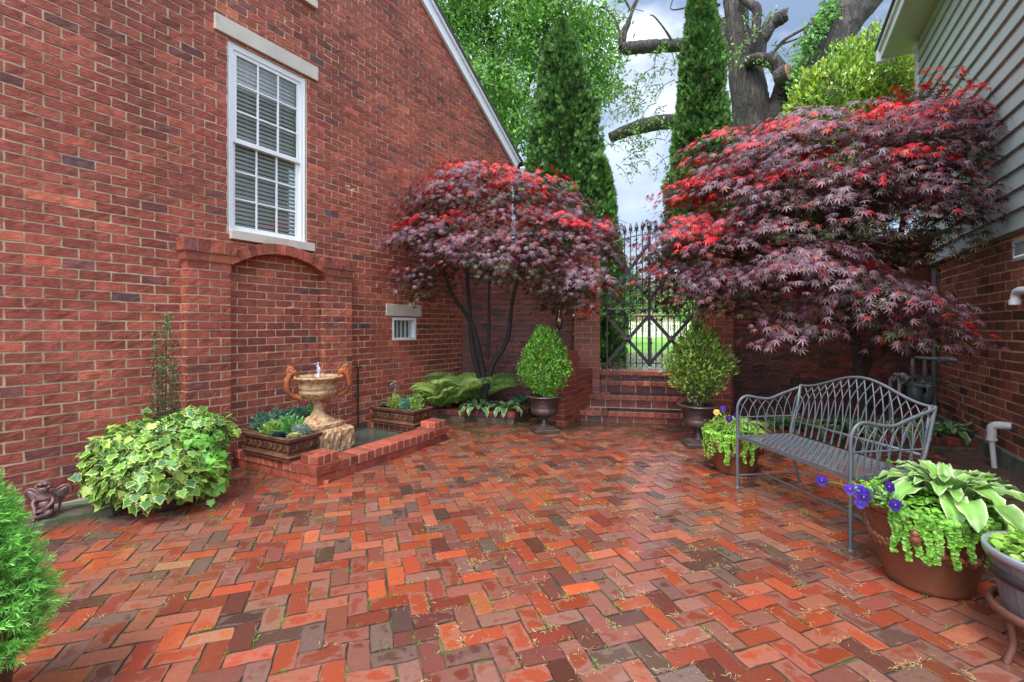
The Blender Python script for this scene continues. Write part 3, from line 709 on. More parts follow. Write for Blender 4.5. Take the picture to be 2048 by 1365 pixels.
# arch between
sA, sB = pil[0][1]+.02, pil[1][0]-.02; smid = (sA+sB)/2; half = (sB-sA)/2; rise = .15; zs = 1.955
Rr = (half**2+rise**2)/(2*rise); zc0 = zs+rise-Rr; amax = math.asin(half/Rr)
ab, am = MB(), MB(); nb = 17; th = .105; dp = pp_+.02
for k in range(nb):
    t0, t1 = -amax+2*amax*(k+.04)/nb, -amax+2*amax*(k+.96)/nb
    q = [Lp(smid+Rr*math.sin(t0), zc0+Rr*math.cos(t0), 0), Lp(smid+Rr*math.sin(t1), zc0+Rr*math.cos(t1), 0), Lp(smid+(Rr+th)*math.sin(t1), zc0+(Rr+th)*math.cos(t1), 0), Lp(smid+(Rr+th)*math.sin(t0), zc0+(Rr+th)*math.cos(t0), 0)]
    cc = palette(rng, 1, *RED)[0]; prism(ab, q, LN*(dp+rng.normal(0, .0015)), (*cc, rng.random()))
na = 24
for k in range(na):
    t0, t1 = -amax+2*amax*k/na, -amax+2*amax*(k+1)/na; e = .006
    q = [Lp(smid+(Rr+e)*math.sin(t0), zc0+(Rr+e)*math.cos(t0)), Lp(smid+(Rr+e)*math.sin(t1), zc0+(Rr+e)*math.cos(t1)), Lp(smid+(Rr+th-e)*math.sin(t1), zc0+(Rr+th-e)*math.cos(t1)), Lp(smid+(Rr+th-e)*math.sin(t0), zc0+(Rr+th-e)*math.cos(t0))]
    prism(am, q, LN*(dp-.008))
ao = obj('arch', ab, M['brick'], H1); obj('mortar', am, M['mortar'], ao)

# ================================================================== RIGHT HOUSE
H2 = thing('clapboard_house', 'pale grey green clapboard house on a brown brick foundation at the right', 'house', tuple(RO+RD*5))
def Rp(t, z, p=0.0): return RO+RD*t+RN*p+UP*z
TE = 7.85; b2 = MB(); vz = (1.62, 1.98, tR(2052), tR(2028))
va_, vb2 = tR(2060), tR(2028); RZ0, RZ1 = zz = (HC-(522-655)/F*(tR(2040)*.869), HC-(478-655)/F*(tR(2040)*.869))
opr = [(va_, vb2, RZ0, RZ1)]
brick_face(b2, RO, RD, UP, RN, TE, 2.21, .25, .094, rng, pal=BRN, m=.017, u0=.3, v0=.19, openings=opr, off=.3); obj('foundation_wall', b2, M['brick_right'], H2)
m2 = MB()
for (a, b, c, d) in ((.3, va_, -.1, 2.24), (vb2, TE, -.1, 2.24), (va_, vb2, -.1, RZ0), (va_, vb2, RZ1, 2.24)): quad(m2, Rp(a, c), Rp(a, d), Rp(b, d), Rp(b, c))
obj('mortar', m2, M['mortar_tan'], H2)
ft = MB(); bbox(ft, Rp(.3, -.1, -.05), RD*(TE-.3), RN*.085, UP*.29, .01); obj('footing', ft, M['concrete'], H2)
sd = MB(); ex = .182; nb = 20; z = 2.215
for k in range(nb):
    z0, z1 = z+k*ex, z+(k+1)*ex+.012
    pts = [Rp(.3, z0, .012), Rp(.3, z0, .050), Rp(.3, z1, .020), Rp(.3, z1, .012)]
    prism(sd, pts, RD*(TE-.3))
obj('siding', sd, M['siding'], H2)
bo = MB(); quad(bo, Rp(.3, 2.2, .011), Rp(.3, 6.0, .011), Rp(TE, 6.0, .011), Rp(TE, 2.2, .011)); quad(bo, Rp(TE, -.1, .011), Rp(TE, 6, .011), Rp(TE, 6, -6), Rp(TE, -.1, -6)); obj('end_wall', bo, M['siding'], H2)
cb = MB(); box(cb, Rp(TE-.02, 2.215, -.1), RD*.11, RN*.155, UP*3.42); bbox(cb, Rp(TE-.05, 5.50, -.1), RD*.17, RN*.175, UP*.10, .01); obj('corner_board', cb, M['white'], H2)
SZ = 5.66; OV = .40; ec = MB(); box(ec, Rp(.3, SZ, -.1), RD*(TE+.38-.3), RN*(OV+.1), UP*.02); obj('soffit', ec, M['soffit'], H2)
fc = MB(); box(fc, Rp(.3, SZ-.015, OV), RD*(TE+.40-.3), RN*.022, UP*.21); box(fc, Rp(.3, SZ+.12, OV+.023), RD*(TE+.40-.3), RN*.03, UP*.075)
box(fc, Rp(TE+.38, SZ-.012, -.1), RD*.02, RN*(OV+.1), UP*.21); bbox(fc, Rp(TE+.33, SZ-.06, OV-.10), RD*.10, RN*.17, UP*.20, .012); obj('fascia', fc, M['white'], H2)
rs = MB(); up2 = norm((-RN+UP*.7)[None])[0]; box(rs, Rp(.3, SZ+.20, OV+.075), RD*(TE+.5-.3), up2*5, UP*.05); obj('roof', rs, M['roof'], H2)
gv = MB(); box(gv, Rp(va_, RZ0+.003, -.03), RD*(vb2-va_), RN*.045, UP*.03); box(gv, Rp(va_, RZ1-.033, -.03), RD*(vb2-va_), RN*.045, UP*.03); box(gv, Rp(vb2-.03, RZ0+.033, -.03), RD*.028, RN*.045, UP*(RZ1-RZ0-.066)); box(gv, Rp(va_+.002, RZ0+.033, -.03), RD*.028, RN*.045, UP*(RZ1-RZ0-.066))
go = obj('vent', gv, M['pvc'], H2); gl = MB()
for k in range(6): z = RZ0+.05+k*(RZ1-RZ0-.08)/6; prism(gl, [Rp(va_+.03, z, .01), Rp(va_+.03, z+.008, .01), Rp(va_+.03, z+.045, -.025), Rp(va_+.03, z+.037, -.025)], RD*(vb2-va_-.06))
obj('louvre', gl, M['pvc'], go)
# white elbow pipe high on the right wall
pe = MB(); c0 = Rp(tR(2060, .10), HC-(583-655)/F*4.0, .0); e1 = Rp(tR(2029, .10), HC-(600-655)/F*4.07, .10)
tt = tR(2030, .10); zz_ = 1.66
tube(pe, spline([Rp(tt-.35, zz_, .02), Rp(tt-.2, zz_, .085), Rp(tt-.06, zz_-.002, .10), Rp(tt-.015, zz_-.03, .10), Rp(tt, zz_-.085, .10)], 14), .032, 14)
tube(pe, [Rp(tt, zz_-.07, .10), Rp(tt, zz_-.115, .10)], .040, 14); tag(obj('vent_pipe', pe, M['white'], smooth=True), 'white curved vent pipe elbow turned down high on the brown brick', 'pipe')
# pvc drain pipe
dp_ = MB(); tq = tR(1995, .08); q0 = Rp(tq, 0, .11); top = .43
tube(dp_, [Rp(tq, .0, .10), Rp(tq, top-.14, .12)], .021, 14); tube(dp_, [Rp(tq, top-.15, .12), Rp(tq, top-.13, .12)], .042, 16); tube(dp_, spline([Rp(tq, top-.14, .12), Rp(tq, top-.06, .12), Rp(tq-.005, top-.02, .115), Rp(tq-.02, top, .08), Rp(tq-.03, top, -.01)], 14), .036, 16)
tube(dp_, [Rp(tq-.022, top, .075), Rp(tq-.024, top, .06)], .040, 16)
tag(obj('drain_pipe', dp_, M['pvc'], smooth=True), 'short white plastic drain elbow standing in soil at the brown brick foundation', 'pipe')

# ================================================================== GARDEN WALLS, PIERS, STEPS
rng = np.random.default_rng(23)
def wall_thing(name, label, A, B, h, thick, pal, cat='wall', d=.007, bl=.25, bh=.086, z0=0, capping=True):
    A = np.asarray(A, float); B = np.asarray(B, float); U_ = B-A; ln = np.linalg.norm(U_); U_ /= ln; Nn = v3(U_[1], -U_[0], 0)
    t = thing(name, label, cat, tuple((A+B)/2)); bm_, mo_ = MB(), MB()
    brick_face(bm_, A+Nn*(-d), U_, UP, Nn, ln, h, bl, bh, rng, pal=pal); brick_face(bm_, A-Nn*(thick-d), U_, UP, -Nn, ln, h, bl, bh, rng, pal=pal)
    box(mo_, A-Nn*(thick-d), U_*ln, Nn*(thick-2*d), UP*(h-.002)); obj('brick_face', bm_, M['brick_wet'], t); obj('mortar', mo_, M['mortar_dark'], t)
    if capping:
        cm_ = MB(); nb = round(ln/.1)
        for k in range(nb): cc = palette(rng, 1, *pal)[0]; bbox(cm_, A+U_*(k*ln/nb+.004)+Nn*.02+UP*(h+.001), U_*(ln/nb-.008), -Nn*(thick+.04), UP*(.07+rng.normal(0, .001)), .006, (*cc, rng.random()))
        obj('coping', cm_, M['brick_wet'], t)
    return t
LWA, LWB = v3(-.85, 7.53, 0), v3(.97, 7.28, 0)
RWA, RWB = v3(3.10, 6.98, 0), v3(5.73, 6.22, 0)
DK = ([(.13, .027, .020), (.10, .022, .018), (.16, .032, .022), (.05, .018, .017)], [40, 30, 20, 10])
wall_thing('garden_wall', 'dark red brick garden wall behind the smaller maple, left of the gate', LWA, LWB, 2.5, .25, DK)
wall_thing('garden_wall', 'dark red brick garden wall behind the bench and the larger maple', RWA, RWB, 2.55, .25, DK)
def pillar(label, O, U_, V_, lu, lv, h):
    t = thing('gate_pillar', label, 'pillar', tuple(np.asarray(O)+U_*lu/2+V_*lv/2), group='brick gate pillars'); bm_, mo_ = MB(), MB()
    brick_block(bm_, mo_, O, U_, V_, lu, lv, h, .26, .092, rng, pal=RED, top=None)
    obj('shaft', bm_, M['brick_wet'], t); obj('mortar', mo_, M['mortar'], t)
    cp = MB(); bbox(cp, O-U_*.03-V_*.03+UP*h, U_*(lu+.06), V_*(lv+.06), UP*.06, .01); obj('cap', cp, M['stone'], t); return t
SD = v3(.9804, -.197, 0); SB = v3(.197, .9804, 0)
pillar('red brick gate pillar left of the iron gate, beside the smaller maple', v3(.955, 7.06, 0), SD, SB, .395, .5, 2.82)
pillar('shaded brick gate pillar right of the iron gate, behind the larger maple', v3(2.83, 6.72, 0), SD, SB, .40, .5, 2.82)
# steps
ST = thing('brick_steps', 'four low red brick steps rising to the iron gate', 'steps', (1.9, 6.8, 0))
spec = [(v3(1.00, 6.60, 0), .155), (v3(1.18, 6.89, 0), .34), (v3(1.297, 7.08, 0), .53), (v3(1.41, 7.27, 0), .665)]
mo_ = MB(); prev = 0
for k, (o_, h) in enumerate(spec):
    wdt = 1.62-.0*k-(o_[0]-1.0)*.8; ln = 3.0 if k == 3 else .55
    bm_ = MB(); wdt = (2.62-o_[0])/.98
    if k == 3: wdt = 1.52
    box(mo_, o_+SB*.013-SD*.15, SD*(wdt+.15), SB*(ln if k < 3 else .6), UP*(h-.006))
    nc = 2
    capz = h-.075
    r = courses(0, wdt+.15, 0, capz-prev, .22, max(capz-prev, .03), .012, rng, off=.3*k)
    emit(bm_, r, o_+SB*.012-SD*.15+UP*prev, SD, UP, -SB, .004, rng, palette(rng, len(r), *REDD), jit=.001)
    nb = round((wdt+.15)/.105); dpt = .215
    for q in range(nb):
        cc = palette(rng, 1, *RED)[0]; bbox(bm_, o_-SD*.15+SD*(q*(wdt+.15)/nb+.005)-SB*.026+UP*(capz+.003), SD*((wdt+.15)/nb-.009), SB*(dpt+.03), UP*(.074+rng.normal(0, .001)), .007, (*cc, rng.random()))
    obj('step', bm_, M['brick_wet'], ST); prev = h
obj('mortar', mo_, M['mortar'], ST)
# path beyond
pb, rr = MB(), []
for i in range(14):
    for j in range(24): rr.append((i*.11+.004, (i+1)*.11-.004, j*.215+.004+(i % 2)*.1, (j+1)*.215-.004+(i % 2)*.1))
o_ = spec[3][0]+UP*.655+SB*.21
emit(pb, rr, o_, SD, SB, UP, .011, rng, palette(rng, len(rr), [(.20, .10, .09), (.14, .10, .10), (.24, .12, .09)], [1, 1, 1]), jit=.001); struct('brick_path', pb, M['paver'])
pj = MB(); box(pj, o_-UP*.15-SD*.05, SD*1.6, SB*5.3, UP*.153); struct('path_base', pj, M['mortar_dark'])
for k, lab in enumerate(('lowest black rubber mat, on the first brick step', 'middle black rubber mat, on the second brick step', 'topmost black rubber mat, on the third brick step')):
    o_, h = spec[k]; dz = (.02, .018, .014)[k]; mt = MB(); aa = o_+SD*((.36, .30, .27)[k])+SB*.012+UP*(h+.004); wd = (1.12, 1.08, 1.05)[k]; dpx = .19
    bbox(mt, aa, SD*wd, SB*dpx, UP*.008, .003)
    for i in range(36):
        for j in range(5): bbox(mt, aa+SD*(.02+i*(wd-.04)/36)+SB*(.015+j*.035)+UP*.0085, SD*.018, SB*.02, UP*.005, .002)
    tag(obj('step_mat', mt, M['mat']), lab, 'mat', 'rubber mats on the steps')
# splayed left flank wall + pier, right pier
def pier(label, O, U_, V_, lu, lv, h, extra=None):
    t = thing('brick_pier', label, 'pier', tuple(O), group='brick piers beside the steps'); bm_, mo_ = MB(), MB()
    brick_block(bm_, mo_, O, U_, V_, lu, lv, h-.17, .21, .08, rng, top=None)
    brick_block(bm_, mo_, O-U_*.02-V_*.02+UP*(h-.17), U_, V_, lu+.04, lv+.04, .085, .21, .085, rng, top=True); brick_block(bm_, mo_, O+UP*(h-.085), U_, V_, lu, lv, .085, .21, .085, rng, top=True)
    if extra is not None:
        O2, lu2, lv2, h2 = extra; brick_block(bm_, mo_, O2, U_, V_, lu2, lv2, h2, .21, .08, rng, top=True)
    obj('masonry', bm_, M['brick_wet'], t); obj('mortar', mo_, M['mortar'], t); return t
FD = v3(.526, .85, 0); FN = v3(.85, -.526, 0)
O1 = v3(.705, 6.15, 0)-FN*.34
pier('stepped brick pier left of the steps, beside the potted boxwood globe', O1, FD, FN, .45, .34, 1.02, (O1+FD*.45, .75, .34, .72))
pier('shaded brick pier right of the steps, behind the loose potted shrub', v3(2.40, 5.95, 0), SD, SB, .42, .95, 1.0)

# ================================================================== IRON GATE
GT = thing('iron_gate', 'black iron double gate with crossed bars, stars and spear finials', 'gate', (2.2, 7.4, .68))
GA = v3(1.549, 7.50, 0); GW = 1.347; zb, zm, zu, zt = .77, 1.53, 1.74, 2.70
def star(mb, c0, r, U_, depth=.012):
    pts = []
    for k in range(10):
        a = PI/2+k*PI/5; q = r if k % 2 == 0 else r*.40; pts.append(c0+U_*q*math.cos(a)+UP*q*math.sin(a))
    nrm = np.cross(U_, UP); V = np.vstack([pts, [c0-nrm*depth], [c0+nrm*depth]]); f = np.array([[i, (i+1) % 10, 10] for i in range(10)]+[[(i+1) % 10, i, 11] for i in range(10)]); mb.add(V, f)
def topz(x): return zt+.15*math.sin(PI*x/GW)
gl_ = MB()
for lf in (0, 1):
    x0 = lf*GW/2+.012; x1 = (lf+1)*GW/2-.012; g = MB(); bars = MB()
    for x in (x0, x1-.0): cbox(g, GA+SD*x+UP*((.72+topz(x)+.05)/2), SD*.022, SB*.022, UP*(topz(x)+.05-.72))
    for z in (zb, zm, zu): cbox(g, GA+SD*(x0+x1)/2+UP*z, SD*(x1-x0), SB*.014, UP*.018)
    xs = np.linspace(x0, x1, 12); tube(g, [GA+SD*x+UP*topz(x) for x in xs], .011, 6)
    nb = 6
    for k in range(1, nb+1):
        x = x0+(x1-x0)*k/(nb+1)
        for (za, zc_) in ((.70, zm), (zu, topz(x)+.06)): tube(g, [GA+SD*x+UP*za, GA+SD*x+UP*zc_], .0095, 6)
    for k in range(0, nb+2, 1):
        x = x0+(x1-x0)*k/(nb+1); z = topz(x)+.05; p_ = GA+SD*x
        lathe(bars, [(.005, 0), (.016, .01), (.008, .02), (.025, .05), (.033, .08), (.018, .125), (.001, .18)], p_[0], p_[1], z, 8)
        for s in (-1, 1): tube(bars, spline([p_+UP*(z+.012), p_+SD*s*.022+UP*(z+.035), p_+SD*s*.032+UP*(z+.02), p_+SD*s*.026+UP*(z+.008)], 7), .004, 5)
    lo = obj('gate_leaf', g, M['iron'], GT); obj('finial', bars, M['iron'], lo)
    cr = MB()
    for (za, zc_) in ((zb, zm), (zu+.06, zt-.02)):
        for s in (0, 1):
            A_ = GA+SD*(x0 if s == 0 else x1)+UP*za-SB*(.010+.007*s); B_ = GA+SD*(x1 if s == 0 else x0)+UP*zc_-SB*(.010+.007*s); dv = B_-A_; pv = norm(np.cross(dv, SB)[None])[0]
            cbox(cr, (A_+B_)/2, dv, pv*.055, SB*.006)
    obj('cross_bar', cr, M['iron'], lo)
    for k in range(5):
        stt = MB(); star(stt, GA+SD*(x0+(x1-x0)*(k+.5)/4)+UP*(zm+zu)/2 if k < 4 else GA+SD*(x0+x1)/2+UP*(zb+zm)/2-SB*.03, .098 if k < 4 else .09, SD); obj('star', stt, M['iron'], lo)
la_ = MB(); pz = GA+SD*(GW/2+.03)-SB*.03
tube(la_, [pz+UP*.72, pz+UP*1.18], .007, 6); tube(la_, [pz+UP*1.18, pz+UP*1.18-SD*.09], .007, 6); ball(la_, pz+UP*1.10, (.02, .02, .028)); ball(la_, pz+UP*.79, (.018, .018, .022)); obj('latch', la_, M['iron'], GT)

# ================================================================== BEDS
def bed(name, label, segs, poly, h, cat='flower bed'):
    t = thing(name, label, cat, tuple(np.asarray(segs[0][0], float))); bm_, mo_ = MB(), MB()
    for (A, B) in segs:
        A = np.asarray(A, float); B = np.asarray(B, float); U_ = B-A; ln = np.linalg.norm(U_); U_ /= ln; V_ = v3(-U_[1], U_[0], 0)
        box(mo_, A+V_*.008, U_*ln, V_*.195, UP*(h-.085)); r = courses(0, ln, 0, h-.085, .21, (h-.08), .011, rng); emit(bm_, r, A+V_*.008, U_, UP, -V_, .007, rng, palette(rng, len(r), *REDD), jit=.001)
        r2 = [(x, min(x+.21, ln), 0, h-.085) for x in [0]]; emit(bm_, [(.005, .195, .003, h-.09)], A+U_*(ln-.008), V_, UP, U_, .007, rng, palette(rng, 1, *REDD), jit=.001)
        nb = round(ln/.1)
        for k in range(nb): cc = palette(rng, 1, *REDD)[0]; bbox(bm_, A+U_*(k*ln/nb+.004)-V_*.012+UP*(h-.083), U_*(ln/nb-.008), V_*.215, UP*(.08+rng.normal(0, .001)), .006, (*cc, rng.random()))
        box(mo_, A+V_*.0, U_*ln, V_*.19, UP*(h-.01))
    obj('kerb', bm_, M['brick_wet'], t); obj('mortar', mo_, M['mortar_dark'], t)
    s = MB(); poly = np.array(poly, float); n = 14
    # soil surface: bilinear patch with bumps
    a, b, c, d = poly; uu = np.linspace(0, 1, n)
    Pt = np.array([[(a*(1-x)+b*x)*(1-y)+(d*(1-x)+c*x)*y for x in uu] for y in uu]); Pt[..., 2] = h-.055+rng.uniform(-.012, .02, (n, n)); ids = np.arange(n*n).reshape(n, n)
    s.add(Pt.reshape(-1, 3), np.stack([ids[:-1, :-1], ids[:-1, 1:], ids[1:, 1:], ids[1:, :-1]], -1).reshape(-1, 4)); obj('soil', s, M['soil'], t, smooth=True); return t
bed('raised_bed', 'brick edged raised bed under the smaller maple with ferns', [((-1.45, 6.73, 0), (.02, 6.37, 0)), ((.02, 6.37, 0), (.52, 7.2, 0))], [(-1.3, 6.85, 0), (-.02, 6.52, 0), (.5, 7.3, 0), (-.9, 7.52, 0)], .165)
bed('raised_bed', 'low brick edged bed of hostas behind the metal bench', [((2.85, 5.36, 0), (4.98, 4.86, 0))], [(2.9, 5.48, 0), (5.0, 5.0, 0), (5.75, 6.2, 0), (3.0, 6.95, 0)], .16)

# ================================================================== FOUNTAIN BASIN
rng = np.random.default_rng(31)
BD = norm((v3(-.762, 5.49, 0)-v3(-1.636, 3.9, 0))[None])[0]; BN = v3(BD[1], -BD[0], 0)
C1 = v3(-1.655, 3.88, 0); C2 = v3(-.775, 5.47, 0); LNGT = np.linalg.norm(C2-C1)
FB = thing('fountain_basin', 'low red brick pool basin with raised corner blocks below the arched niche', 'basin', tuple(C1)); bm_, mo_ = MB(), MB()
RET = -BN
def to_wall(p_):  # distance along -BN to house wall
    num = np.dot(p_-LO, LN); return num/np.dot(BN, LN)
d1, d2 = to_wall(C1), to_wall(C2)
brick_block(bm_, mo_, C1, BD, -BN, LNGT, .21, .085, .21, .085, rng, top=None)
brick_block(bm_, mo_, C1-BN*.21, BD, -BN, .21, d1-.215, .085, .21, .085, rng, top=None); brick_block(bm_, mo_, C2-BD*.21-BN*.21, BD, -BN, .21, d2-.215, .085, .21, .085, rng, top=None)
def cap_row(A, U_, V_, ln, wd, z0, h=.078):
    nb = max(1, round(ln/.1))
    for k in range(nb): cc = palette(rng, 1, *RED)[0]; bbox(bm_, A+U_*(k*ln/nb+.004)+UP*(z0+.004), U_*(ln/nb-.009), V_*wd, UP*(h+rng.normal(0, .001)), .005, (*cc, rng.random()))
    box(mo_, A+U_*.004+V_*.006+UP*z0, U_*(ln-.008), V_*(wd-.012), UP*(h-.003))
cap_row(C1+BN*.015-BD*.015+BD*.26, BD, -BN, LNGT-.50, .235, .083)
cap_row(C1-BD*.015-BN*.24, -BN, BD, d1-.26, .235, .083); cap_row(C2+BD*.015-BD*.235-BN*.24, -BN, BD, d2-.26, .235, .083)
# corner blocks
for (cx_, sx) in ((C1-BD*.015+BN*.015, 1), (C2+BD*.015+BN*.015-BD*.26, 1)):
    brick_block(bm_, mo_, cx_+UP*.087, BD, -BN, .26, .255, .082, .21, .082, rng, top=True)
    O_ = cx_+UP*.171+BD*.02-BN*.02; nn = 0
    for i in range(2):
        for j in range(3):
            cc = palette(rng, 1, *RED)[0]; bbox(bm_, O_+BD*(j*.078+.003)-BN*(i*.112+.003), BD*.069, -BN*.104, UP*.075, .004, (*cc, rng.random()))
    box(mo_, O_+BD*.008-BN*.008-UP*.001, BD*.215, -BN*.205, UP*.07)
obj('masonry', bm_, M['brick_wet'], FB); obj('mortar', mo_, M['mortar'], FB)
wt = MB(); A_ = C1+BD*.2-BN*.2; quad(wt, A_+UP*.075, A_+BD*(LNGT-.4)+UP*.075, A_+BD*(LNGT-.4)-BN*(d2-.2)+UP*.075, A_-BN*(d1-.2)+UP*.075); tag(obj('pool_water', wt, M['water'], origin=tuple(A_)), kind='structure')
gs = MB(); bbox(gs, G(668, 905, .09)*[1, 1, 0]+UP*.06+BD*0, BD*.36, -BN*.5, UP*.055, .008); tag(obj('stone_slab', gs, M['concrete']), 'thin grey stone slab under the rusty fountain plinth', 'slab')
lb_ = MB(); bbox(lb_, G(648, 968)+v3(0, -.02, 0), v3(.045, .01, 0), v3(-.01, .045, 0), UP*.03, .004, (.36, .08, .05, .4)); tag(obj('brick_chip', lb_, M['brick_wet']), 'small loose chip of red brick lying by the basin corner', 'brick')

# urn fountain
FX, FY = -1.97, 4.66
FT = thing('urn_fountain', 'weathered stone urn fountain with rusty scroll handles on a rough plinth', 'fountain', (FX, FY, .11), R(120))
def rough(r, z, a): return r*(1+.02*np.sin(5*a+z*30)+.015*np.sin(11*a-z*50))
pl = MB()
def sq(mb, rprof, n=48, pw=6.0, jit=.006, rot=0):
    a = np.arange(n)*2*PI/n; V = []
    for (r, z) in rprof:
        q = (np.abs(np.cos(a))**pw+np.abs(np.sin(a))**pw)**(-1/pw); rr = r*q+rng.normal(0, jit, n); V.append(np.stack([rr*np.cos(a+rot), rr*np.sin(a+rot), np.full(n, z)+rng.normal(0, jit*.3, n)], -1))
    V = np.array(V); m = len(rprof); i = np.arange(m-1)[:, None]*n; j = np.arange(n)[None]; k = (j+1) % n
    mb.add(V.reshape(-1, 3), [np.stack([i+j, i+k, i+n+k, i+n+j], -1).reshape(-1, 4), (np.arange(n)+(m-1)*n)[None], np.arange(n)[::-1][None]])
sq(pl, [(.262, 0), (.268, .05), (.262, .11), (.265, .16), (.258, .205), (.235, .225), (.20, .235)], pw=9, n=72, jit=.007, rot=R(-59))
sq(pl, [(.20, .236), (.205, .245), (.203, .275), (.185, .285)], pw=4, n=48, jit=.002, rot=R(-59))
obj('plinth', pl, M['fountain'], FT, local=True)
st_ = MB(); lathe(st_, [(.17, .282), (.165, .295), (.14, .305), (.12, .325), (.075, .35), (.055, .40), (.05, .45), (.058, .475), (.075, .485), (.058, .50), (.10, .515), (.155, .54), (.18, .575), (.185, .60), (.175, .615), (.19, .625), (.185, .64), (.195, .69), (.215, .715), (.235, .725), (.24, .74), (.225, .745), (.20, .735), (.12, .70), (.0, .70)], n=40, mod=lambda r, z, a: r*(1+np.where((z > .5) & (z < .6), .02*np.cos(14*a), 0)+.008*np.sin(9*a+z*40)), caps=False)
obj('bowl', st_, M['fountain'], FT, local=True, smooth=True)
wb = MB(); lathe(wb, [(.21, .728), (.1, .731), (.001, .732)], n=28, caps=False); obj('water', wb, M['bowlwater'], FT, local=True, smooth=True)
for s in (-1, 1):
    h = MB(); x = lambda q: s*q
    pth = spline([(0, x(.17), .53), (0, x(.24), .56), (0, x(.285), .62), (0, x(.29), .69), (0, x(.265), .76), (0, x(.225), .79), (0, x(.21), .76), (0, x(.23), .735)], 26); tube(h, pth, np.interp(np.linspace(0, 1, 26), [0, .4, .75, 1], [.03, .028, .03, .018]), 10)
    for k in range(5): q = pth[8+3*k]; ball(h, q+v3(.0, s*.012, .018), (.022, .020, .03), 8)
    tube(h, spline([(0, x(.265), .75), (0, x(.285), .80), (0, x(.262), .84), (0, x(.235), .82), (0, x(.245), .80)], 12), .018, 8); ball(h, (0, x(.255), .80), (.028, .026, .035)); ball(h, (0, x(.215), .74), (.03, .03, .03))
    ball(h, (0, x(.275), .845), (.014, .016, .02), 8)
    obj('handle', h, M['rust'], FT, local=True, smooth=True)
jt = MB(); zz = np.linspace(0, 1, 12); tube(jt, np.stack([.006*np.sin(zz*9), .005*np.cos(zz*7), .73+zz*.15], 1), .016*(1-zz*.55)*(1+.35*np.sin(zz*14)), 8)
for k in range(9): ball(jt, (rng.normal(0, .02), rng.normal(0, .02), .74+rng.random()*.13), (.006, .006, .010), 6)
obj('water_jet', jt, M['jet'], FT, local=True, smooth=True)
dr = MB()
for k in range(46):
    a = rng.uniform(-2.6, 1.2); r = rng.uniform(.19, .25); z = rng.uniform(.2, .62); tube(dr, [(r*math.cos(a), r*math.sin(a), z), (r*math.cos(a), r*math.sin(a), z+rng.uniform(.012, .04))], .0016, 4)
tag(obj('drips', dr, M['jet'], FT, local=True), kind='stuff')

# rectangular relief planters
def planter_parts(t, lx=.68, ly=.34, h=.20):
    b = MB(); lv = [(0, .0), (.0, .012), (-.012, .018), (-.012, .03), (-.004, .036), (-.03, .05), (-.018, .15), (.004, .165), (.010, .172), (.010, .19), (.004, .2), (-.028, .2), (-.032, .17)]
    V = []; 
    for e, z in lv:
        V += [(-lx/2-e, -ly/2-e, z), (lx/2+e, -ly/2-e, z), (lx/2+e, ly/2+e, z), (-lx/2-e, ly/2+e, z)]
    m = len(lv); f = [[i*4+j, i*4+(j+1) % 4, (i+1)*4+(j+1) % 4, (i+1)*4+j] for i in range(m-1) for j in range(4)]
    b.add(V, [np.array(f), np.array([[3, 2, 1, 0]])]); bo_ = obj('box', b, M['planter'], t, local=True)
    s = MB(); s.add([(-lx/2+.03, -ly/2+.03, .172), (lx/2-.03, -ly/2+.03, .172), (lx/2-.03, ly/2-.03, .172), (-lx/2+.03, ly/2-.03, .172)], np.array([[0, 1, 2, 3]])); obj('soil', s, M['soil'], t, local=True)
    for z, e, sp, rr in ((.032, .0, .016, .009), (.194, .008, .018, .009)):
        r = MB()
        for side in range(4):
            ln = (lx if side % 2 == 0 else ly)+2*e; n = int(ln/sp)
            for k in range(n):
                q = -ln/2+(k+.5)*ln/n
                c0 = {0: (q, -ly/2-e, z), 1: (lx/2+e, q, z), 2: (q, ly/2+e, z), 3: (-lx/2-e, q, z)}[side]; ball(r, c0, (rr, rr, rr*1.1), 6)
        obj('beading', r, M['planter'], t, local=True, smooth=True)
    sw = MB()
    for side, ln, off, ax in ((0, lx, ly/2-.024, 0), (2, lx, ly/2-.024, 0), (1, ly, lx/2-.024, 1), (3, ly, lx/2-.024, 1)):
        sg = -1 if side in (0, 3) else 1
        def pt(q, z, o=0): return (q, sg*(off+o+(z-.1)*.12), z) if ax == 0 else (sg*(off+o+(z-.1)*.12), q, z)
        n = max(1, round(ln/.17)); wv = ln*.86/n
        for k in range(n):
            q0 = -ln*.43+k*wv
            for s in (-1, 1):
                c_ = q0+wv/2
                tube(sw, spline([pt(c_+s*.008, .10), pt(c_+s*wv*.22, .135), pt(c_+s*wv*.38, .11), pt(c_+s*wv*.33, .08), pt(c_+s*wv*.22, .085), pt(c_+s*wv*.24, .105)], 12), [.010]*6+[.009]*6, 6)
                ball(sw, pt(c_+s*wv*.12, .085), (.020, .012, .010) if ax == 0 else (.012, .020, .010), 6); ball(sw, pt(c_+s*wv*.42, .13), (.018, .010, .014) if ax == 0 else (.010, .018, .014), 6)
            ball(sw, pt(q0+wv/2, .105, .003), (.014, .014, .028), 8)
            ball(sw, pt(q0+wv/2, .135, .003), (.012, .012, .012), 8)
        for s in (-1, 1): ball(sw, pt(s*ln*.465, .10, .002), (.014, .014, .045), 8)
    obj('relief', sw, M['planter'], t, local=True, smooth=True)
bang = math.atan2(BN[1], BN[0])
grp = 'rectangular relief planters round the fountain'
pc1 = C1-BN*(.10+.56)+BD*.13
PL1 = thing('planter', 'brown rectangular relief planter with pansies and succulents, nearest the ivy', 'planter', (pc1[0], pc1[1], .167), bang, grp); planter_parts(PL1)
pc2 = C2-BN*(.14+.48)-BD*.11
PL2 = copy_tree(PL1); PL2.location = (pc2[0], pc2[1], .167); PL2['label'] = 'brown rectangular relief planter on the far basin wall, beside the garden tap'
pc3 = LO+LD*5.62+LN*.27
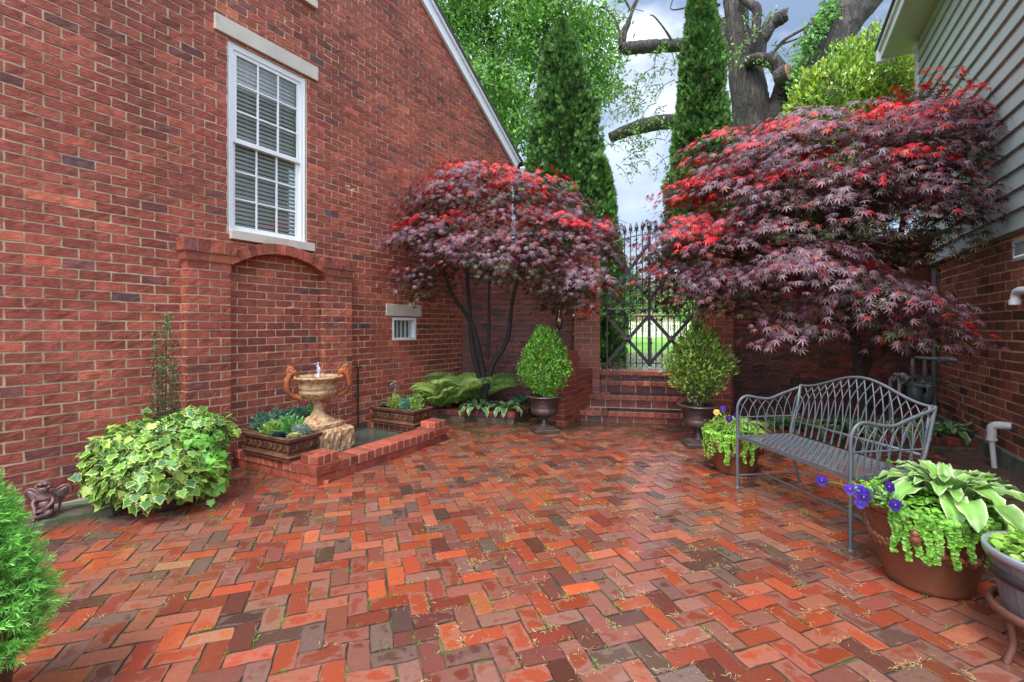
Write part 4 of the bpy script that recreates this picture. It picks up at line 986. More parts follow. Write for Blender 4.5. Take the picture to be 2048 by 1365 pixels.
PL3 = copy_tree(PL1); PL3.location = (pc3[0], pc3[1], .167); PL3.rotation_euler = (0, 0, math.atan2(LD[1], LD[0])); PL3['label'] = 'brown rectangular planter of blue green succulents behind the urn fountain'

# dark cast-iron urns
def urn(label, x, y, s, gname='dark cast iron urns beside the steps'):
    t = thing('garden_urn', label, 'urn', (x, y, 0), R(12), gname)
    b = MB(); bbox(b, v3(-.165, -.165, 0), v3(.33, 0, 0), v3(0, .33, 0), UP*.05, .008); lathe(b, [(.15, .05), (.15, .062), (.125, .075), (.09, .085)], n=28); obj('base', b, M['castiron'], t, local=True)
    p = MB(); lathe(p, [(.09, .08), (.055, .11), (.04, .15), (.042, .165), (.065, .175), (.045, .19), (.09, .20), (.15, .225), (.175, .26), (.178, .30), (.165, .315), (.172, .325), (.168, .345), (.175, .40), (.19, .435), (.225, .452), (.245, .455), (.245, .468), (.22, .475), (.18, .465), (.165, .43)], n=56, caps=False, mod=lambda r, z, a: r*(1+np.where((z > .33) & (z < .42), .018*np.cos(28*a), 0)+np.where(z > .45, .02*np.cos(28*a), 0)+np.where((z > .2) & (z < .29), .025*np.cos(16*a), 0))); obj('bowl', p, M['castiron'], t, local=True, smooth=True)
    so_ = MB(); lathe(so_, [(.175, .44), (.001, .45)], n=20, caps=False); obj('soil', so_, M['soil'], t, local=True)
    return t
UA = urn('dark iron urn holding the round boxwood, left of the steps', .42, 5.93, 1)
UB = copy_tree(UA); UB.location = (2.13, 5.22, 0); UB['label'] = 'dark iron urn holding the loose upright shrub, right of the steps'; UB.rotation_euler = (0, 0, R(-8))

# terracotta pots
def pot(label, x, y, rb, rt, h, rz=0):
    t = thing('terracotta_pot', label, 'pot', (x, y, 0), rz, 'round terracotta pots with garland relief')
    b = MB(); k = rt; lathe(b, [(rb*.9, 0), (rb, .01*h), (rb*1.02, .06*h), (rb+(rt-rb)*.45, .42*h), (rb+(rt-rb)*.72, .70*h), (rt*.93, .80*h), (rt*.965, .82*h), (rt*.96, .86*h), (rt*.94, .875*h), (rt*.98, .90*h), (rt, .93*h), (rt*1.02, .985*h), (rt*.99, h), (rt*.90, .99*h), (rt*.86, .88*h)], n=48, caps=False, mod=lambda r, z, a: r*(1+.006*np.sin(3*a+z*8))); obj('body', b, M['terra'], t, local=True, smooth=True)
    s = MB(); lathe(s, [(rt*.89, .90*h), (.001, .93*h)], n=24, caps=False); obj('soil', s, M['soil'], t, local=True)
    g = MB(); nsw = 4
    for q in range(nsw):
        for i in range(22):
            f = i/21; a = (q+f)*2*PI/nsw; z = h*(.74-.22*math.sin(PI*f)); r = rb+(rt-rb)*(.45+(z/h-.42)*.95)+.004
            for rep in range(2): ball(g, ((r+rng.uniform(-.003, .006))*math.cos(a), (r)*math.sin(a), z+rng.uniform(-.014, .014)*h/.43), np.array([.024, .024, .021])*h/.43*rng.uniform(.8, 1.2), 6)
        a = q*2*PI/nsw; r = rt*.97
        for (dr_, dz, sz) in ((.0, .78, .030), (.015, .74, .03), (.02, .80, .024), (.01, .70, .026)): ball(g, ((r+dr_)*math.cos(a), (r+dr_)*math.sin(a), dz*h), sz*h/.43, 8)
    for z in (.86, ): lathe(g, [(rt*.955, z*h-.006), (rt*.985, z*h), (rt*.955, z*h+.006)], n=40, caps=False)
    obj('relief', g, M['terra'], t, local=True, smooth=True); return t
PX, PY = 2.20, 2.43
pot('large terracotta pot with garland relief holding the big hosta, front right', PX, PY, .178, .278, .42, R(40))
QX, QY = 2.09, 4.30
pot('smaller terracotta pot with a garland, behind the left arm of the bench', QX, QY, .165, .255, .37, R(30))

# ================================================================== BENCH
e = norm(v3(.15, -1.075, 0)[None])[0]; dpt = v3(-e[1], e[0], 0)
BN_ = thing('metal_bench', 'blue grey metal garden bench with arched lattice back and mesh seat', 'bench', (1.88+.075, 3.82-.54, 0), math.atan2(e[1], e[0]))
BL = 1.085; x0, x1 = -BL/2, BL/2; D = .56; SH = .45
def yb(z): return D-.07+.11*abs(z-.45)/.45*(1 if z > .45 else 1.1)*(1 if z > .45 else .6)
def back_top(x): u = abs(x)/(BL/2); return .855+.125*.5*(1+math.cos(PI*min(1, u*1.02)))
for xx in (x0, x1):
    l = MB(); tube(l, [(xx, 0, .012), (xx, 0, SH+.19)], .011, 8); lathe(l, [(.017, 0), (.019, .006), (.017, .02), (.012, .022)], xx, 0, 0, 10); obj('front_leg', l, M['bench'], BN_, local=True, smooth=True)
    l = MB(); tube(l, spline([(xx, yb(0)+.02, .01), (xx, yb(.2), .2), (xx, yb(.45), .45), (xx, yb(.65), .65), (xx, yb(.86), back_top(xx)+.01)], 14), .0115, 8); 
    cbox(l, (xx*.972, yb(.66), .66), v3(.008, 0, 0), v3(0, .022, 0), v3(0, .06, .40)); lathe(l, [(.017, 0), (.019, .006), (.017, .02), (.012, .022)], xx, yb(0)+.02, 0, 10); obj('rear_leg', l, M['bench'], BN_, local=True, smooth=True)
    a = MB(); pth = spline([(xx, 0, SH+.18), (xx, .006, SH+.25), (xx, .04, SH+.305), (xx, .10, SH+.325), (xx, .20, SH+.305), (xx, .30, SH+.30), (xx, .40, SH+.335), (xx, yb(.84), .845)], 30); tube(a, pth, .012, 8, squash=.8)
    z1 = lambda y: float(np.interp(y, pth[:, 1], pth[:, 2]))
    ao = obj('arm', a, M['bench'], BN_, local=True, smooth=True)
    f = MB(); nb = 6; sp = (yb(.5)-.02)/nb
    tube(f, [(xx, .0, .60), (xx, yb(.6), .60)], .006, 6)
    for k in range(nb+1):
        y0 = .02+k*sp
        for s in (-1, 1):
            y1 = y0+s*sp
            if y1 < -.001 or y1 > yb(.8)+.01: continue
            zt_ = z1(y1)-.01; tube(f, spline([(xx, y0, SH), (xx, y0+s*.004, .60), (xx, y0+s*sp*.35, .60+(zt_-.60)*.55), (xx, y1, zt_)], 9), .0042, 5)
    obj('lattice', f, M['bench'], ao, local=True, smooth=True)
    s_ = MB(); tube(s_, [(xx, .0, .115), (xx, yb(.1)+.01, .115)], .008, 6); obj('stretcher', s_, M['bench'], BN_, local=True)
tr = MB(); xs = np.linspace(x0, x1, 30); tube(tr, [(x, yb(back_top(x)), back_top(x)) for x in xs], .0125, 8, squash=.8)
cbox(tr, (0, yb(.555), .555), v3(BL-.02, 0, 0), v3(0, .008, 0), v3(0, 0, .022)); bo_ = obj('backrest', tr, M['bench'], BN_, local=True, smooth=True)
f = MB(); nb = 16; sp = (BL-.04)/nb
for k in range(nb+1):
    xa = x0+.02+k*sp
    for s in (-1, 1):
        xb = xa+s*sp*1.6
        xe = min(max(xb, x0+.01), x1-.01)
        zt_ = back_top(xe)-.008
        if abs(xb-xe) > .01: zt_ = zt_-(.25*abs(xb-xe)/(sp*1.6))
        tube(f, spline([(xa, yb(.46)-.004*s, .46), (xa+s*.006, yb(.6)-.004*s, .60), (xa+(xe-xa)*.38, yb(.75)-.004*s, .60+(zt_-.6)*.60), (xe, yb(zt_), zt_)], 10), .0045, 5)
obj('lattice', f, M['bench'], bo_, local=True, smooth=True)
se = MB(); 
for y in (.012, yb(.45)-.01): cbox(se, (0, y, SH-.012), v3(BL-.02, 0, 0), v3(0, .006, 0), v3(0, 0, .03))
for x in (x0+.012, x1-.012): cbox(se, (x, D/2-.03, SH-.012), v3(.006, 0, 0), v3(0, D-.11, 0), v3(0, 0, .03))
so2 = obj('seat', se, M['bench'], BN_, local=True)
ms = MB(); nx = 42; ny = 17; ya, yc = .016, yb(.45)-.014
for k in range(nx):
    x = x0+.03+(BL-.06)*k/(nx-1); tube(ms, [(x, ya+(yc-ya)*i/16, SH+(.0022 if (i+k) % 2 else -.0022)) for i in range(17)], .0052, 4, squash=.35, caps=False)
for k in range(ny):
    y = ya+(yc-ya)*(k+.5)/ny; tube(ms, [(x0+.02, y, SH), (x1-.02, y, SH)], .0052, 4, squash=.35, caps=False)
obj('mesh', ms, M['bench_seat'] if 'bench_seat' in M else M['bench'], so2, local=True)
sc2 = MB(); tube(sc2, [(x0, D*.45, .115), (x1, D*.45, .115)], .009, 6); obj('stretcher', sc2, M['bench'], BN_, local=True)
tube(sc2, [(0, 0, 0), (0, 0, .001)], .001, 3)

# ================================================================== LAMPS, PIPES, METER, STATUE
def lamp(label, x, y, z):
    t = thing('hurricane_lamp', label, 'lamp', (x, y, z), 0, 'glass hurricane lamps on the brick piers'); b = MB()
    lathe(b, [(.05, 0), (.052, .01), (.03, .03), (.012, .05), (.018, .10), (.010, .13), (.009, .22), (.016, .25), (.010, .27), (.014, .30), (.042, .32), (.046, .34), (.03, .345)], n=16); obj('stand', b, M['iron'], t, local=True, smooth=True)
    g = MB(); lathe(g, [(.034, .345), (.052, .39), (.056, .43), (.044, .48), (.028, .52), (.024, .56), (.027, .60)], n=18, caps=False); obj('chimney', g, M['lampglass'], t, local=True, smooth=True)
    c = MB(); lathe(c, [(.016, .345), (.016, .40), (.012, .405), (.002, .43)], n=10); obj('candle', c, M['rust'], t, local=True, smooth=True); return t
lc = O1+FD*.22+FN*.17
LA = lamp('glass hurricane lamp on the left pier, beside the gate pillar', .665, 6.42, 1.02)
LB_ = copy_tree(LA); LB_.location = (2.56, 6.2, 1.0); LB_['label'] = 'glass hurricane lamp on the right pier, above the loose shrub'
# standpipe and garden tap
sp_ = MB(); sX = sL(716, .05); tube(sp_, [Lp(sX, .1, .05), Lp(sX, .85, .05)], .010, 8); tube(sp_, [Lp(sX-.045, .855, .05), Lp(sX+.05, .855, .05)], .009, 8); ball(sp_, Lp(sX, .855, .05), .018); cbox(sp_, Lp(sX, .5, .03), LD*.04, LN*.05, UP*.02)
tag(obj('standpipe', sp_, M['iron'], smooth=True), 'slim dark iron standpipe with crossbar against the wall by the niche', 'pipe')
ty = MB(); sX = sL(790, .12); tp = Lp(sX, 0, .12)
tube(ty, [tp+UP*.1, tp+UP*.52], .010, 8); tube(ty, spline([tp+UP*.50, tp+UP*.56+LN*.0, tp+UP*.60-LD*.05, tp+UP*.585-LD*.09], 8), .014, 8); ball(ty, tp+UP*.62, (.035, .035, .014)); ball(ty, tp+UP*.57, .022)
tag(obj('garden_tap', ty, M['galv'], smooth=True), 'small grey garden tap on a post behind the far planter', 'tap')
GM = thing('gas_meter', 'grey gas meter hanging on pipes in the corner behind the bench', 'meter', (4.95, 5.75, .2))
mc = P(1838, 770, 5.75); g = MB()
bbox(g, mc+v3(-.15, -.09, -.12), v3(.28, 0, 0), v3(0, .18, 0), UP*.24, .03)
for s in (-1, 1): lathe(g, [(.03, -.22), (.07, -.20), (.078, -.1), (.078, .02), (.06, .06)], mc[0]+s*.07-.01, mc[1]-.03, mc[2]+.0, 16)
lathe(g, [(.14, -.02), (.15, 0), (.14, .02)], mc[0]-.01, mc[1]-.02, mc[2], 20); tube(g, [mc+v3(-.08, 0, .1), mc+v3(-.08, 0, .2)], .028, 10); tube(g, [mc+v3(.07, 0, .1), mc+v3(.07, 0, .2)], .028, 10)
obj('body', g, M['meter'], GM, smooth=True)
g = MB(); bbox(g, mc+v3(-.31, -.06, .02), v3(.13, 0, 0), v3(0, .1, 0), UP*.13, .02); tube(g, [mc+v3(-.34, 0, .08), mc+v3(-.12, 0, .08)], .025, 10); tube(g, [mc+v3(-.25, 0, .02), mc+v3(-.25, 0, -.1)], .02, 10); obj('regulator', g, M['pvc'], GM, smooth=True)
g = MB(); py_ = P(1850, 716, 5.75); pe_ = P(1924, 722, 5.45)
tube(g, [mc+v3(-.08, 0, .2), v3(mc[0]-.08, mc[1], py_[2]), py_+v3(.10, -.02, -.01), (py_+pe_)/2, pe_], .022, 10); tube(g, [(py_+pe_)/2-v3(.05, 0, 0), (py_+pe_)/2+v3(.09, -.03, 0)], .033, 10); tube(g, [mc+v3(.07, 0, .2), v3(mc[0]+.07, mc[1], py_[2]-.02)], .02, 8)
tube(g, [mc+v3(-.33, 0, .08), mc+v3(-.36, 0, .08), mc+v3(-.36, 0, -.6)], .02, 8)
obj('pipe', g, M['galv'], GM, smooth=True)
cd = MB(); cpt = Rp(6.95, 0, .06); tube(cd, [cpt, cpt+UP*2.15], .028, 8); tag(obj('downpipe', cd, M['meter'], smooth=True), 'dark vertical pipe in the corner where the garden wall meets the house', 'pipe')

# cherub
SX_, SY_ = -3.235, 3.17
sl_ = MB(); a = np.arange(22)*2*PI/22; rr_ = 1+.12*np.sin(3*a+1)+rng.normal(0, .03, 22); top_ = np.stack([SX_+.06+np.cos(a)*.29*rr_, SY_+.05+np.sin(a)*.17*rr_+np.cos(a)*.13, np.full(22, .045)], 1)
prism(sl_, top_-UP*.05, UP*.05); tag(obj('slate_slab', sl_, M['slate']), 'dark mossy slate slab under the cherub statue', 'slab')
fs = MB(); c_ = G(165, 1012); a = np.arange(24)*2*PI/24; q = np.stack([c_[0]+np.cos(a)*.20*(1+.05*np.sin(3*a)), c_[1]+.06+np.sin(a)*.05+np.cos(a)*.165, np.full(24, .0)], 1)
V = np.vstack([q, q+UP*.03, (q-c_)*.93+c_+UP*.04]); n = 24; i = np.arange(n); k = (i+1) % n; fs.add(V, [np.vstack([np.stack([i+o_*n, k+o_*n, k+(o_+1)*n, i+(o_+1)*n], 1) for o_ in (0, 1)]), (i+2*n)[None]]); tag(obj('flagstone', fs, M['pale_stone'], smooth=False), 'pale oval flagstone leaning low beside the ivy', 'stone')
CH = thing('cherub_statue', 'small seated winged cherub statue of brown resin on a slate slab', 'statue', (SX_, SY_, .045), R(-62))
def skin(name, nodes, edges_, parent, mat, root=0, sub=2):
    me = bpy.data.meshes.new(name); me.from_pydata([n_[:3] for n_ in nodes], edges_, []); o = bpy.data.objects.new(name, me); col.objects.link(o); o.parent = parent
    md = o.modifiers.new('Skin', 'SKIN'); md.use_smooth_shade = True; sv = me.skin_vertices[0].data
    for i_, n_ in enumerate(nodes):
        r_ = n_[3]; sv[i_].radius = (r_, r_) if not isinstance(r_, tuple) else r_; sv[i_].use_root = (i_ == root)
    s = o.modifiers.new('Sub', 'SUBSURF'); s.levels = s.render_levels = sub; me.materials.append(mat); return o
# x forward, y left, z up (metres)
nd = [(0, 0, .035, .046), (.0, 0, .075, .044), (.008, 0, .115, .042), (.012, 0, .145, .028), (.018, 0, .16, .016), (.026, 0, .193, .038), (.03, .0, .216, .034),
      (.008, .036, .135, .017), (.03, .052, .10, .014), (.065, .03, .07, .011), (.088, .0, .066, .009),
      (.008, -.036, .135, .017), (.045, -.05, .105, .014), (.075, -.028, .075, .011), (.10, -.02, .04, .009),
      (.02, .028, .03, .024), (.085, .055, .045, .020), (.075, .0, .022, .014), (.09, -.03, .014, .010),
      (.02, -.028, .03, .024), (.09, -.045, .055, .020), (.10, -.025, .02, .014), (.125, -.015, .010, .009)]
ed = [(0, 1), (1, 2), (2, 3), (3, 4), (4, 5), (5, 6), (3, 7), (7, 8), (8, 9), (9, 10), (3, 11), (11, 12), (12, 13), (13, 14), (0, 15), (15, 16), (16, 17), (17, 18), (0, 19), (19, 20), (20, 21), (21, 22)]
skin('body', nd, ed, CH, M['statue'])
hm = MB()
for k in range(90):
    dd = rdir(rng, 1)[0]; dd[2] = abs(dd[2])*.9-.1
    if dd[0] > .55 and dd[2] < .45: dd[0] *= -1
    ball(hm, v3(.022, 0, .210)+dd*v3(.036, .036, .037), (.011, .013, .010), 6)
obj('hair', hm, M['statue'], CH, local=True, smooth=True)
fm = MB(); ball(fm, (.057, 0, .197), (.006, .005, .007), 6)
for s in (-1, 1): ball(fm, (.050, s*.012, .205), (.006, .006, .004), 6); ball(fm, (.048, s*.014, .188), (.010, .010, .010), 6)
ball(fm, (.053, 0, .183), (.006, .009, .004), 6); obj('face', fm, M['statue'], CH, local=True, smooth=True)
for s in (-1, 1):
    wgm = MB()
    for k in range(9):
        f_ = k/8; tip = v3(-.045-.02*f_, s*(.11-.055*f_+.01*math.sin(f_*6)), .17-.16*f_); mid_ = v3(-.04, s*(.085-.02*f_), .165-.05*f_)
        tube(wgm, spline([v3(-.02, s*.02, .12), mid_, tip], 9), np.array([.010, .016, .019, .019, .018, .016, .014, .011, .005]), 8, squash=.6)
    tube(wgm, spline([v3(-.02, s*.02, .12), v3(-.035, s*.05, .165), v3(-.045, s*.09, .185), v3(-.05, s*.115, .17), v3(-.05, s*.12, .13)], 12), .010, 8)
    obj('wing', wgm, M['statue'], CH, local=True, smooth=True)
for hx, hy, hz in ((.090, .0, .066), (.104, -.02, .036)):
    hm = MB(); ball(hm, (hx, hy, hz), (.011, .012, .008), 8)
    for q in range(4): tube(hm, spline([(hx+.004, hy-.009+q*.006, hz), (hx+.014, hy-.011+q*.007, hz-.001), (hx+.020-.002*abs(q-1.5), hy-.011+q*.007, hz-.008)], 6), .0034, 6)
    tube(hm, spline([(hx, hy+.009, hz), (hx+.007, hy+.015, hz), (hx+.012, hy+.014, hz-.006)], 5), .0036, 6)
    obj('hand', hm, M['statue'], CH, local=True, smooth=True)
pq = MB(); bc = P(35, 985, 3.24); a = np.linspace(0, 2*PI, 29)[:-1]
pr = [bc+LD*(.115*math.cos(q))+UP*(.085*math.sin(q)) for q in a]; prism(pq, pr, LN*.015, (.02, .035, .07, .5))
for k in range(16): a_ = k*2*PI/16; ball(pq, bc+LN*.016+LD*(.085*math.cos(a_))+UP*(.06*math.sin(a_)), (.010, .010, .008), 6, (.35, .42, .5, .5))
tag(obj('wall_plaque', pq, M['plaque']), 'dark blue oval plaque with pale dots behind the cherub', 'plaque')

# ================================================================== PLANTS
rng = np.random.default_rng(41)
def hosta(label, c0, n, size, cc, edge, spread=1.0, el0=.35, name='hosta', group=None, wid=.42, mat='hosta', rr=.04, ph=0, amin=0, amax=2*PI):
    mb = MB(); nL, nW = 8, 7
    for k in range(n):
        az = amin+(amax-amin)*(k+rng.uniform(-.3, .3))/n if amax-amin < 6 else k*2.399+ph+rng.normal(0, .15); ring = (k+.5)/n
        el = (1.25-1.05*ring)*el0/.35*.9+rng.normal(0, .06); L_ = size*(.55+.5*ring)*rng.uniform(.85, 1.12); W_ = L_*wid*rng.uniform(.9, 1.1)
        stem_l = .45*L_; d_ = v3(math.cos(az), math.sin(az), 0); side = v3(-math.sin(az), math.cos(az), 0); droop = rng.uniform(.9, 1.5)*(.6+.6*ring)
        p_ = np.asarray(c0, float)+d_*rr*rng.random(); el_ = max(el, .35); path = [p_.copy()]; els = []
        p_ = p_+ (d_*math.cos(el_+.25)+UP*math.sin(el_+.25))*stem_l*spread; base = p_.copy(); pts = []; e_ = el_
        for i in range(nL): pts.append((p_.copy(), e_)); p_ = p_+(d_*math.cos(e_)+UP*math.sin(e_))*L_/(nL-1); e_ -= droop/(nL-1)*1.6
        V = []; C = []
        cb_ = np.array(cc)*rng.uniform(.75, 1.25); tw = rng.normal(0, .25)
        for i, (q, e2) in enumerate(pts):
            t = i/(nL-1); wv = W_*.5*(math.sin(PI*min(1, t*.93+.05))**.75)*(1.15-.45*t)
            if i == nL-1: wv = .002
            nn_ = -d_*math.sin(e2)+UP*math.cos(e2)
            for j in range(nW):
                s = [-1, -.78, -.4, 0, .4, .78, 1][j]; fold = .28*abs(s)*wv; rip = .012*L_/.25*math.sin(t*15+s*3)*abs(s)
                V.append(q+side*s*wv+nn_*(fold+rip+tw*s*wv*.5)); C.append(edge if abs(s) > .9 else (cb_*(1.0 if abs(s) > .3 else 1.25) if abs(s) < .5 else cb_*.8+np.array(edge)*.2))
        ids = np.arange(nL*nW).reshape(nL, nW); mb.add(np.array(V), np.stack([ids[:-1, :-1], ids[:-1, 1:], ids[1:, 1:], ids[1:, :-1]], -1).reshape(-1, 4), np.clip(np.array(C), 0, 1))
        tube(mb, [np.asarray(c0, float), base*.5+np.asarray(c0)*.5+UP*.01, base], .004*size/.25, 4, (*np.clip(cb_*1.2, 0, 1), .5), caps=False)
    o = obj(name, mb, M[mat], smooth=True); tag(o, label, name.replace('_', ' ') if name != 'hosta' else 'hosta', group); return o
GRN = (.10, .26, .045); CRM = (.62, .68, .38)
hosta('large white edged hosta spilling over the big terracotta pot', (PX+.09, PY-.02, .42), 60, .235, (.16, .33, .06), (.58, .66, .36), 1.2, .46, wid=.44, rr=.12)
hosta('white edged hosta at the front of the fern bed, nearer the fern', P(955, 826, 6.62)*[1, 1, 0]+UP*.13, 22, .26, (.10, .22, .06), (.55, .62, .36), wid=.36, group='variegated hostas in the fern bed')
hosta('white edged hosta at the front of the fern bed, beside the kerb corner', P(1012, 826, 6.58)*[1, 1, 0]+UP*.13, 22, .26, (.10, .22, .06), (.58, .64, .38), wid=.36, group='variegated hostas in the fern bed')
hosta('plain dark green hosta behind the variegated ones, near the potted boxwood', (.22, 7.0, .13), 15, .30, (.045, .13, .05), (.05, .14, .05), wid=.6)
hb_spots = [(1560, 5.45, 'leftmost white edged hosta behind the bench back'), (1622, 5.35, 'second white edged hosta from the left behind the bench'), (1700, 5.25, 'middle white edged hosta seen through the bench lattice'), (1775, 5.2, 'white edged hosta behind the right part of the bench back'), (1828, 5.15, 'white edged hosta below the gas meter'), (1900, 5.1, 'white edged hosta right of the bench in the wall corner')]
for (px, Y, lab) in hb_spots: hosta(lab, ((px-1024)/F*Y, Y+.02, .13), 20, .27, (.085, .20, .05), (.50, .58, .32), wid=.36, group='variegated hostas behind the bench')
def fern(label, c0, n, L0, colr=(.17, .30, .055)):
    mb = MB()
    for k in range(n):
        az = k*2.399+rng.normal(0, .2); el = rng.uniform(1.1, 1.52); L_ = L0*rng.uniform(.7, 1.1); d_ = v3(math.cos(az), math.sin(az), 0); side = v3(-math.sin(az), math.cos(az), 0); p_ = np.asarray(c0, float)+d_*.03; m = 27; e_ = el; cc = np.array(colr)*rng.uniform(.7, 1.2)
        pts = []; tans = []
        for i in range(m): pts.append(p_.copy()); tt_ = d_*math.cos(e_)+UP*math.sin(e_); tans.append(tt_); p_ = p_+tt_*L_/m; e_ -= rng.uniform(1.0, 1.5)*el/m
        tube(mb, pts, np.linspace(.004, .001, m), 4, (*cc*.8, .5), caps=False)
        pos = []; fw = []; nn_ = []; ss = []
        for i in range(4, m):
            t = i/m; pl_ = L_*.17*math.sin(PI*(t*.86+.12))**.8
            nd_ = UP*.55+v3(-.12, -1, 0)*.75; sd2 = np.cross(nd_, tans[i]); sd2 = norm((sd2/(np.linalg.norm(sd2)+1e-6)+side*.3*np.sign(np.dot(sd2, side)+1e-6))[None])[0]
            for s in (-1, 1):
                nrm_ = nd_; dirp = sd2*s*.93+tans[i]*.35
                pos.append(pts[i]); fw.append(dirp-UP*.15); nn_.append(nrm_); ss.append(pl_)
                for q in range(5):
                    f = (q+.7)/6; b_ = pts[i]+norm(dirp[None])[0]*pl_*f-UP*.012*f*f
                    for s2 in (-1, 1): pos.append(b_); fw.append(tans[i]*s2+dirp*.6); nn_.append(nrm_); ss.append(pl_*.15*(1.1-f*.75))
        scatter(mb, DT*[1, .42, 1], DF, pos, fw, np.array(nn_)+rng.normal(0, .1, (len(pos), 3)), ss, np.tile(cc, (len(pos), 1))*rng.uniform(.8, 1.25, (len(pos), 1)))
    return tag(obj('fern', mb, M['leaf']), label, 'fern', 'ferns in the raised bed')
fern('large pale green fern under the maple, nearer the house wall', (-.98, 6.95, .12), 26, .98, (.36, .50, .11))
fern('smaller shaded fern beside the maple trunk', (-.62, 7.15, .12), 20, 1.0, (.22, .36, .08))
fern('low fern at the left end of the bed beside the planter', (-1.13, 6.82, .12), 14, .62, (.24, .36, .07))

def bush(mb, c0, r, n, size, cols, wts, tpl=(OT, OF), shell=.72, sq_=None, lump=.12, upb=.4, taper=None, seed=0, inner=.25, var=.15):
    g = np.random.default_rng(seed+5); d_ = rdir(g, n); rad = shell+(1-shell)*g.random(n)**.7; rad[g.random(n) < inner] *= g.uniform(.4, .8)
    rad[g.random(n) < .05] *= 1.14
    lum = 1+lump*np.array([mnoise.noise(Vector((x*3.1+seed, y*3.1, z*3.1))) for x, y, z in d_])*2
    rv = np.asarray(r, float)*np.ones(3); q = d_*rad[:, None]*lum[:, None]
    if taper is not None: tz = (q[:, 2]+1)/2; f = np.interp(tz, *taper); q[:, 0] *= f; q[:, 1] *= f
    pos = np.asarray(c0, float)+q*rv; out_ = norm(d_/rv); fw = norm(out_*.8+g.normal(0, .55, (n, 3))+UP*upb); nn_ = out_+g.normal(0, .5, (n, 3))+UP*.5
    scatter(mb, *tpl, pos, fw, nn_, size*g.uniform(.7, 1.25, n), palette(g, n, cols, wts, var)); return pos
def stems(mb, base, pts, r0=.006, n=None, cc=(.12, .08, .05, .5)):
    for p_ in pts: tube(mb, spline([base+g_(.02), (np.asarray(base)+p_)/2+g_(.03)*1.0+UP*.02, p_], 6), np.linspace(r0, r0*.3, 6), 5, cc, caps=False)
def g_(s): return rng.normal(0, s, 3)*[1, 1, .3]
# boxwood globe/cone
bx = MB(); bush(bx, (.42, 5.93, .90), (.31, .31, .44), 6500, .036, [(.13, .34, .03), (.20, .46, .05), (.07, .20, .02)], [4, 3, 2], shell=.8, taper=([0, .3, .7, 1], [.95, 1.08, .86, .62]), lump=.15, seed=3, upb=.9)
sb_ = MB(); tube(sb_, [(.42, 5.93, .43), (.42, 5.93, .9)], .02, 6); b_ = tag(obj('potted_boxwood', bx, M['leaf_gloss'], origin=(.42, 5.93, .45)), 'dense bright green egg shaped boxwood in the left urn', 'shrub'); obj('trunk', sb_, M['twig'], b_)
# looser shrub
bx = MB(); cx_, cy_ = 2.12, 5.22; ps = bush(bx, (cx_, cy_, .94), (.36, .34, .45), 5600, .044, [(.18, .34, .04), (.30, .44, .08), (.08, .18, .03), (.34, .34, .07)], [4, 3, 3, 1], shell=.55, taper=([0, .25, .5, .8, 1], [.35, .98, 1.05, .72, .42]), lump=.22, seed=8, upb=.9)
sb_ = MB(); stems(sb_, v3(cx_, cy_, .44), ps[rng.choice(len(ps), 60)], .009); b_ = tag(obj('potted_shrub', bx, M['leaf_gloss'], origin=(cx_, cy_, .45)), 'loose upright small leaved shrub with bare stems in the right urn', 'shrub'); obj('stems', sb_, M['twig'], b_)
# trailing creepers (moneywort) in pots
def creeper(label, cx, cy, rt, zt_, n, az0, az1, drop, cols, name='trailing_moneywort', sz=.022, top_n=900, group='trailing moneywort in the pots'):
    mb = MB(); g = rng
    a = g.uniform(0, 2*PI, top_n); r = rt*np.sqrt(g.random(top_n))*1.05; pos = np.stack([cx+r*np.cos(a), cy+r*np.sin(a), zt_+.02+.05*(1-(r/rt)**2)+g.normal(0, .012, top_n)], 1)
    scatter(mb, RT, RF, pos, rdir(g, top_n)*[1, 1, .3], np.tile(UP, (top_n, 1))+g.normal(0, .35, (top_n, 3)), sz*g.uniform(.8, 1.3, top_n), palette(g, top_n, *cols))
    for k in range(n):
        az = az0+(az1-az0)*(k+g.random())/n; L_ = drop*g.uniform(.35, 1.1); m = int(L_/.011)+4; d_ = v3(math.cos(az), math.sin(az), 0); sd_ = v3(-math.sin(az), math.cos(az), 0); pts = []
        for i in range(m):
            s = i*.011
            if s < .05: pts.append(v3(cx, cy, zt_+.015)+d_*(rt-.03+s)+sd_*.004*math.sin(i))
            else: pts.append(v3(cx, cy, zt_+.015-(s-.05))+d_*(rt+.022-.05*(s-.05))+sd_*(.006*math.sin(i*.5+k)))
        pts = np.array(pts); tube(mb, pts, .0016, 4, (.2, .28, .06, .5), caps=False)
        P2 = np.repeat(pts, 2, 0); sg = np.tile([1, -1], len(pts))[:, None]; fw = sd_*sg+d_*.5+g.normal(0, .25, (len(P2), 3)); nn_ = d_*.8+UP*.7+g.normal(0, .25, (len(P2), 3)); scatter(mb, RT, RF, P2, fw, nn_, sz*g.uniform(.8, 1.15, len(P2))*np.repeat(np.linspace(1.05, .75, len(pts)), 2), palette(g, len(P2), *cols))
    return tag(obj(name, mb, M['leaf']), label, 'plant', group)
LIME = ([(.26, .50, .05), (.18, .40, .04), (.36, .58, .09)], [4, 3, 2])
creeper('bright moneywort trailing down the front of the large terracotta pot', PX, PY, .272, .415, 17, R(200), R(300), .24, ([(.20, .46, .05), (.14, .36, .035), (.28, .54, .08)], [4, 3, 2]), sz=.024, top_n=1500)
creeper('lime moneywort trailing over the smaller terracotta pot', QX, QY, .245, .365, 20, R(150), R(300), .27, LIME, sz=.026, top_n=900)
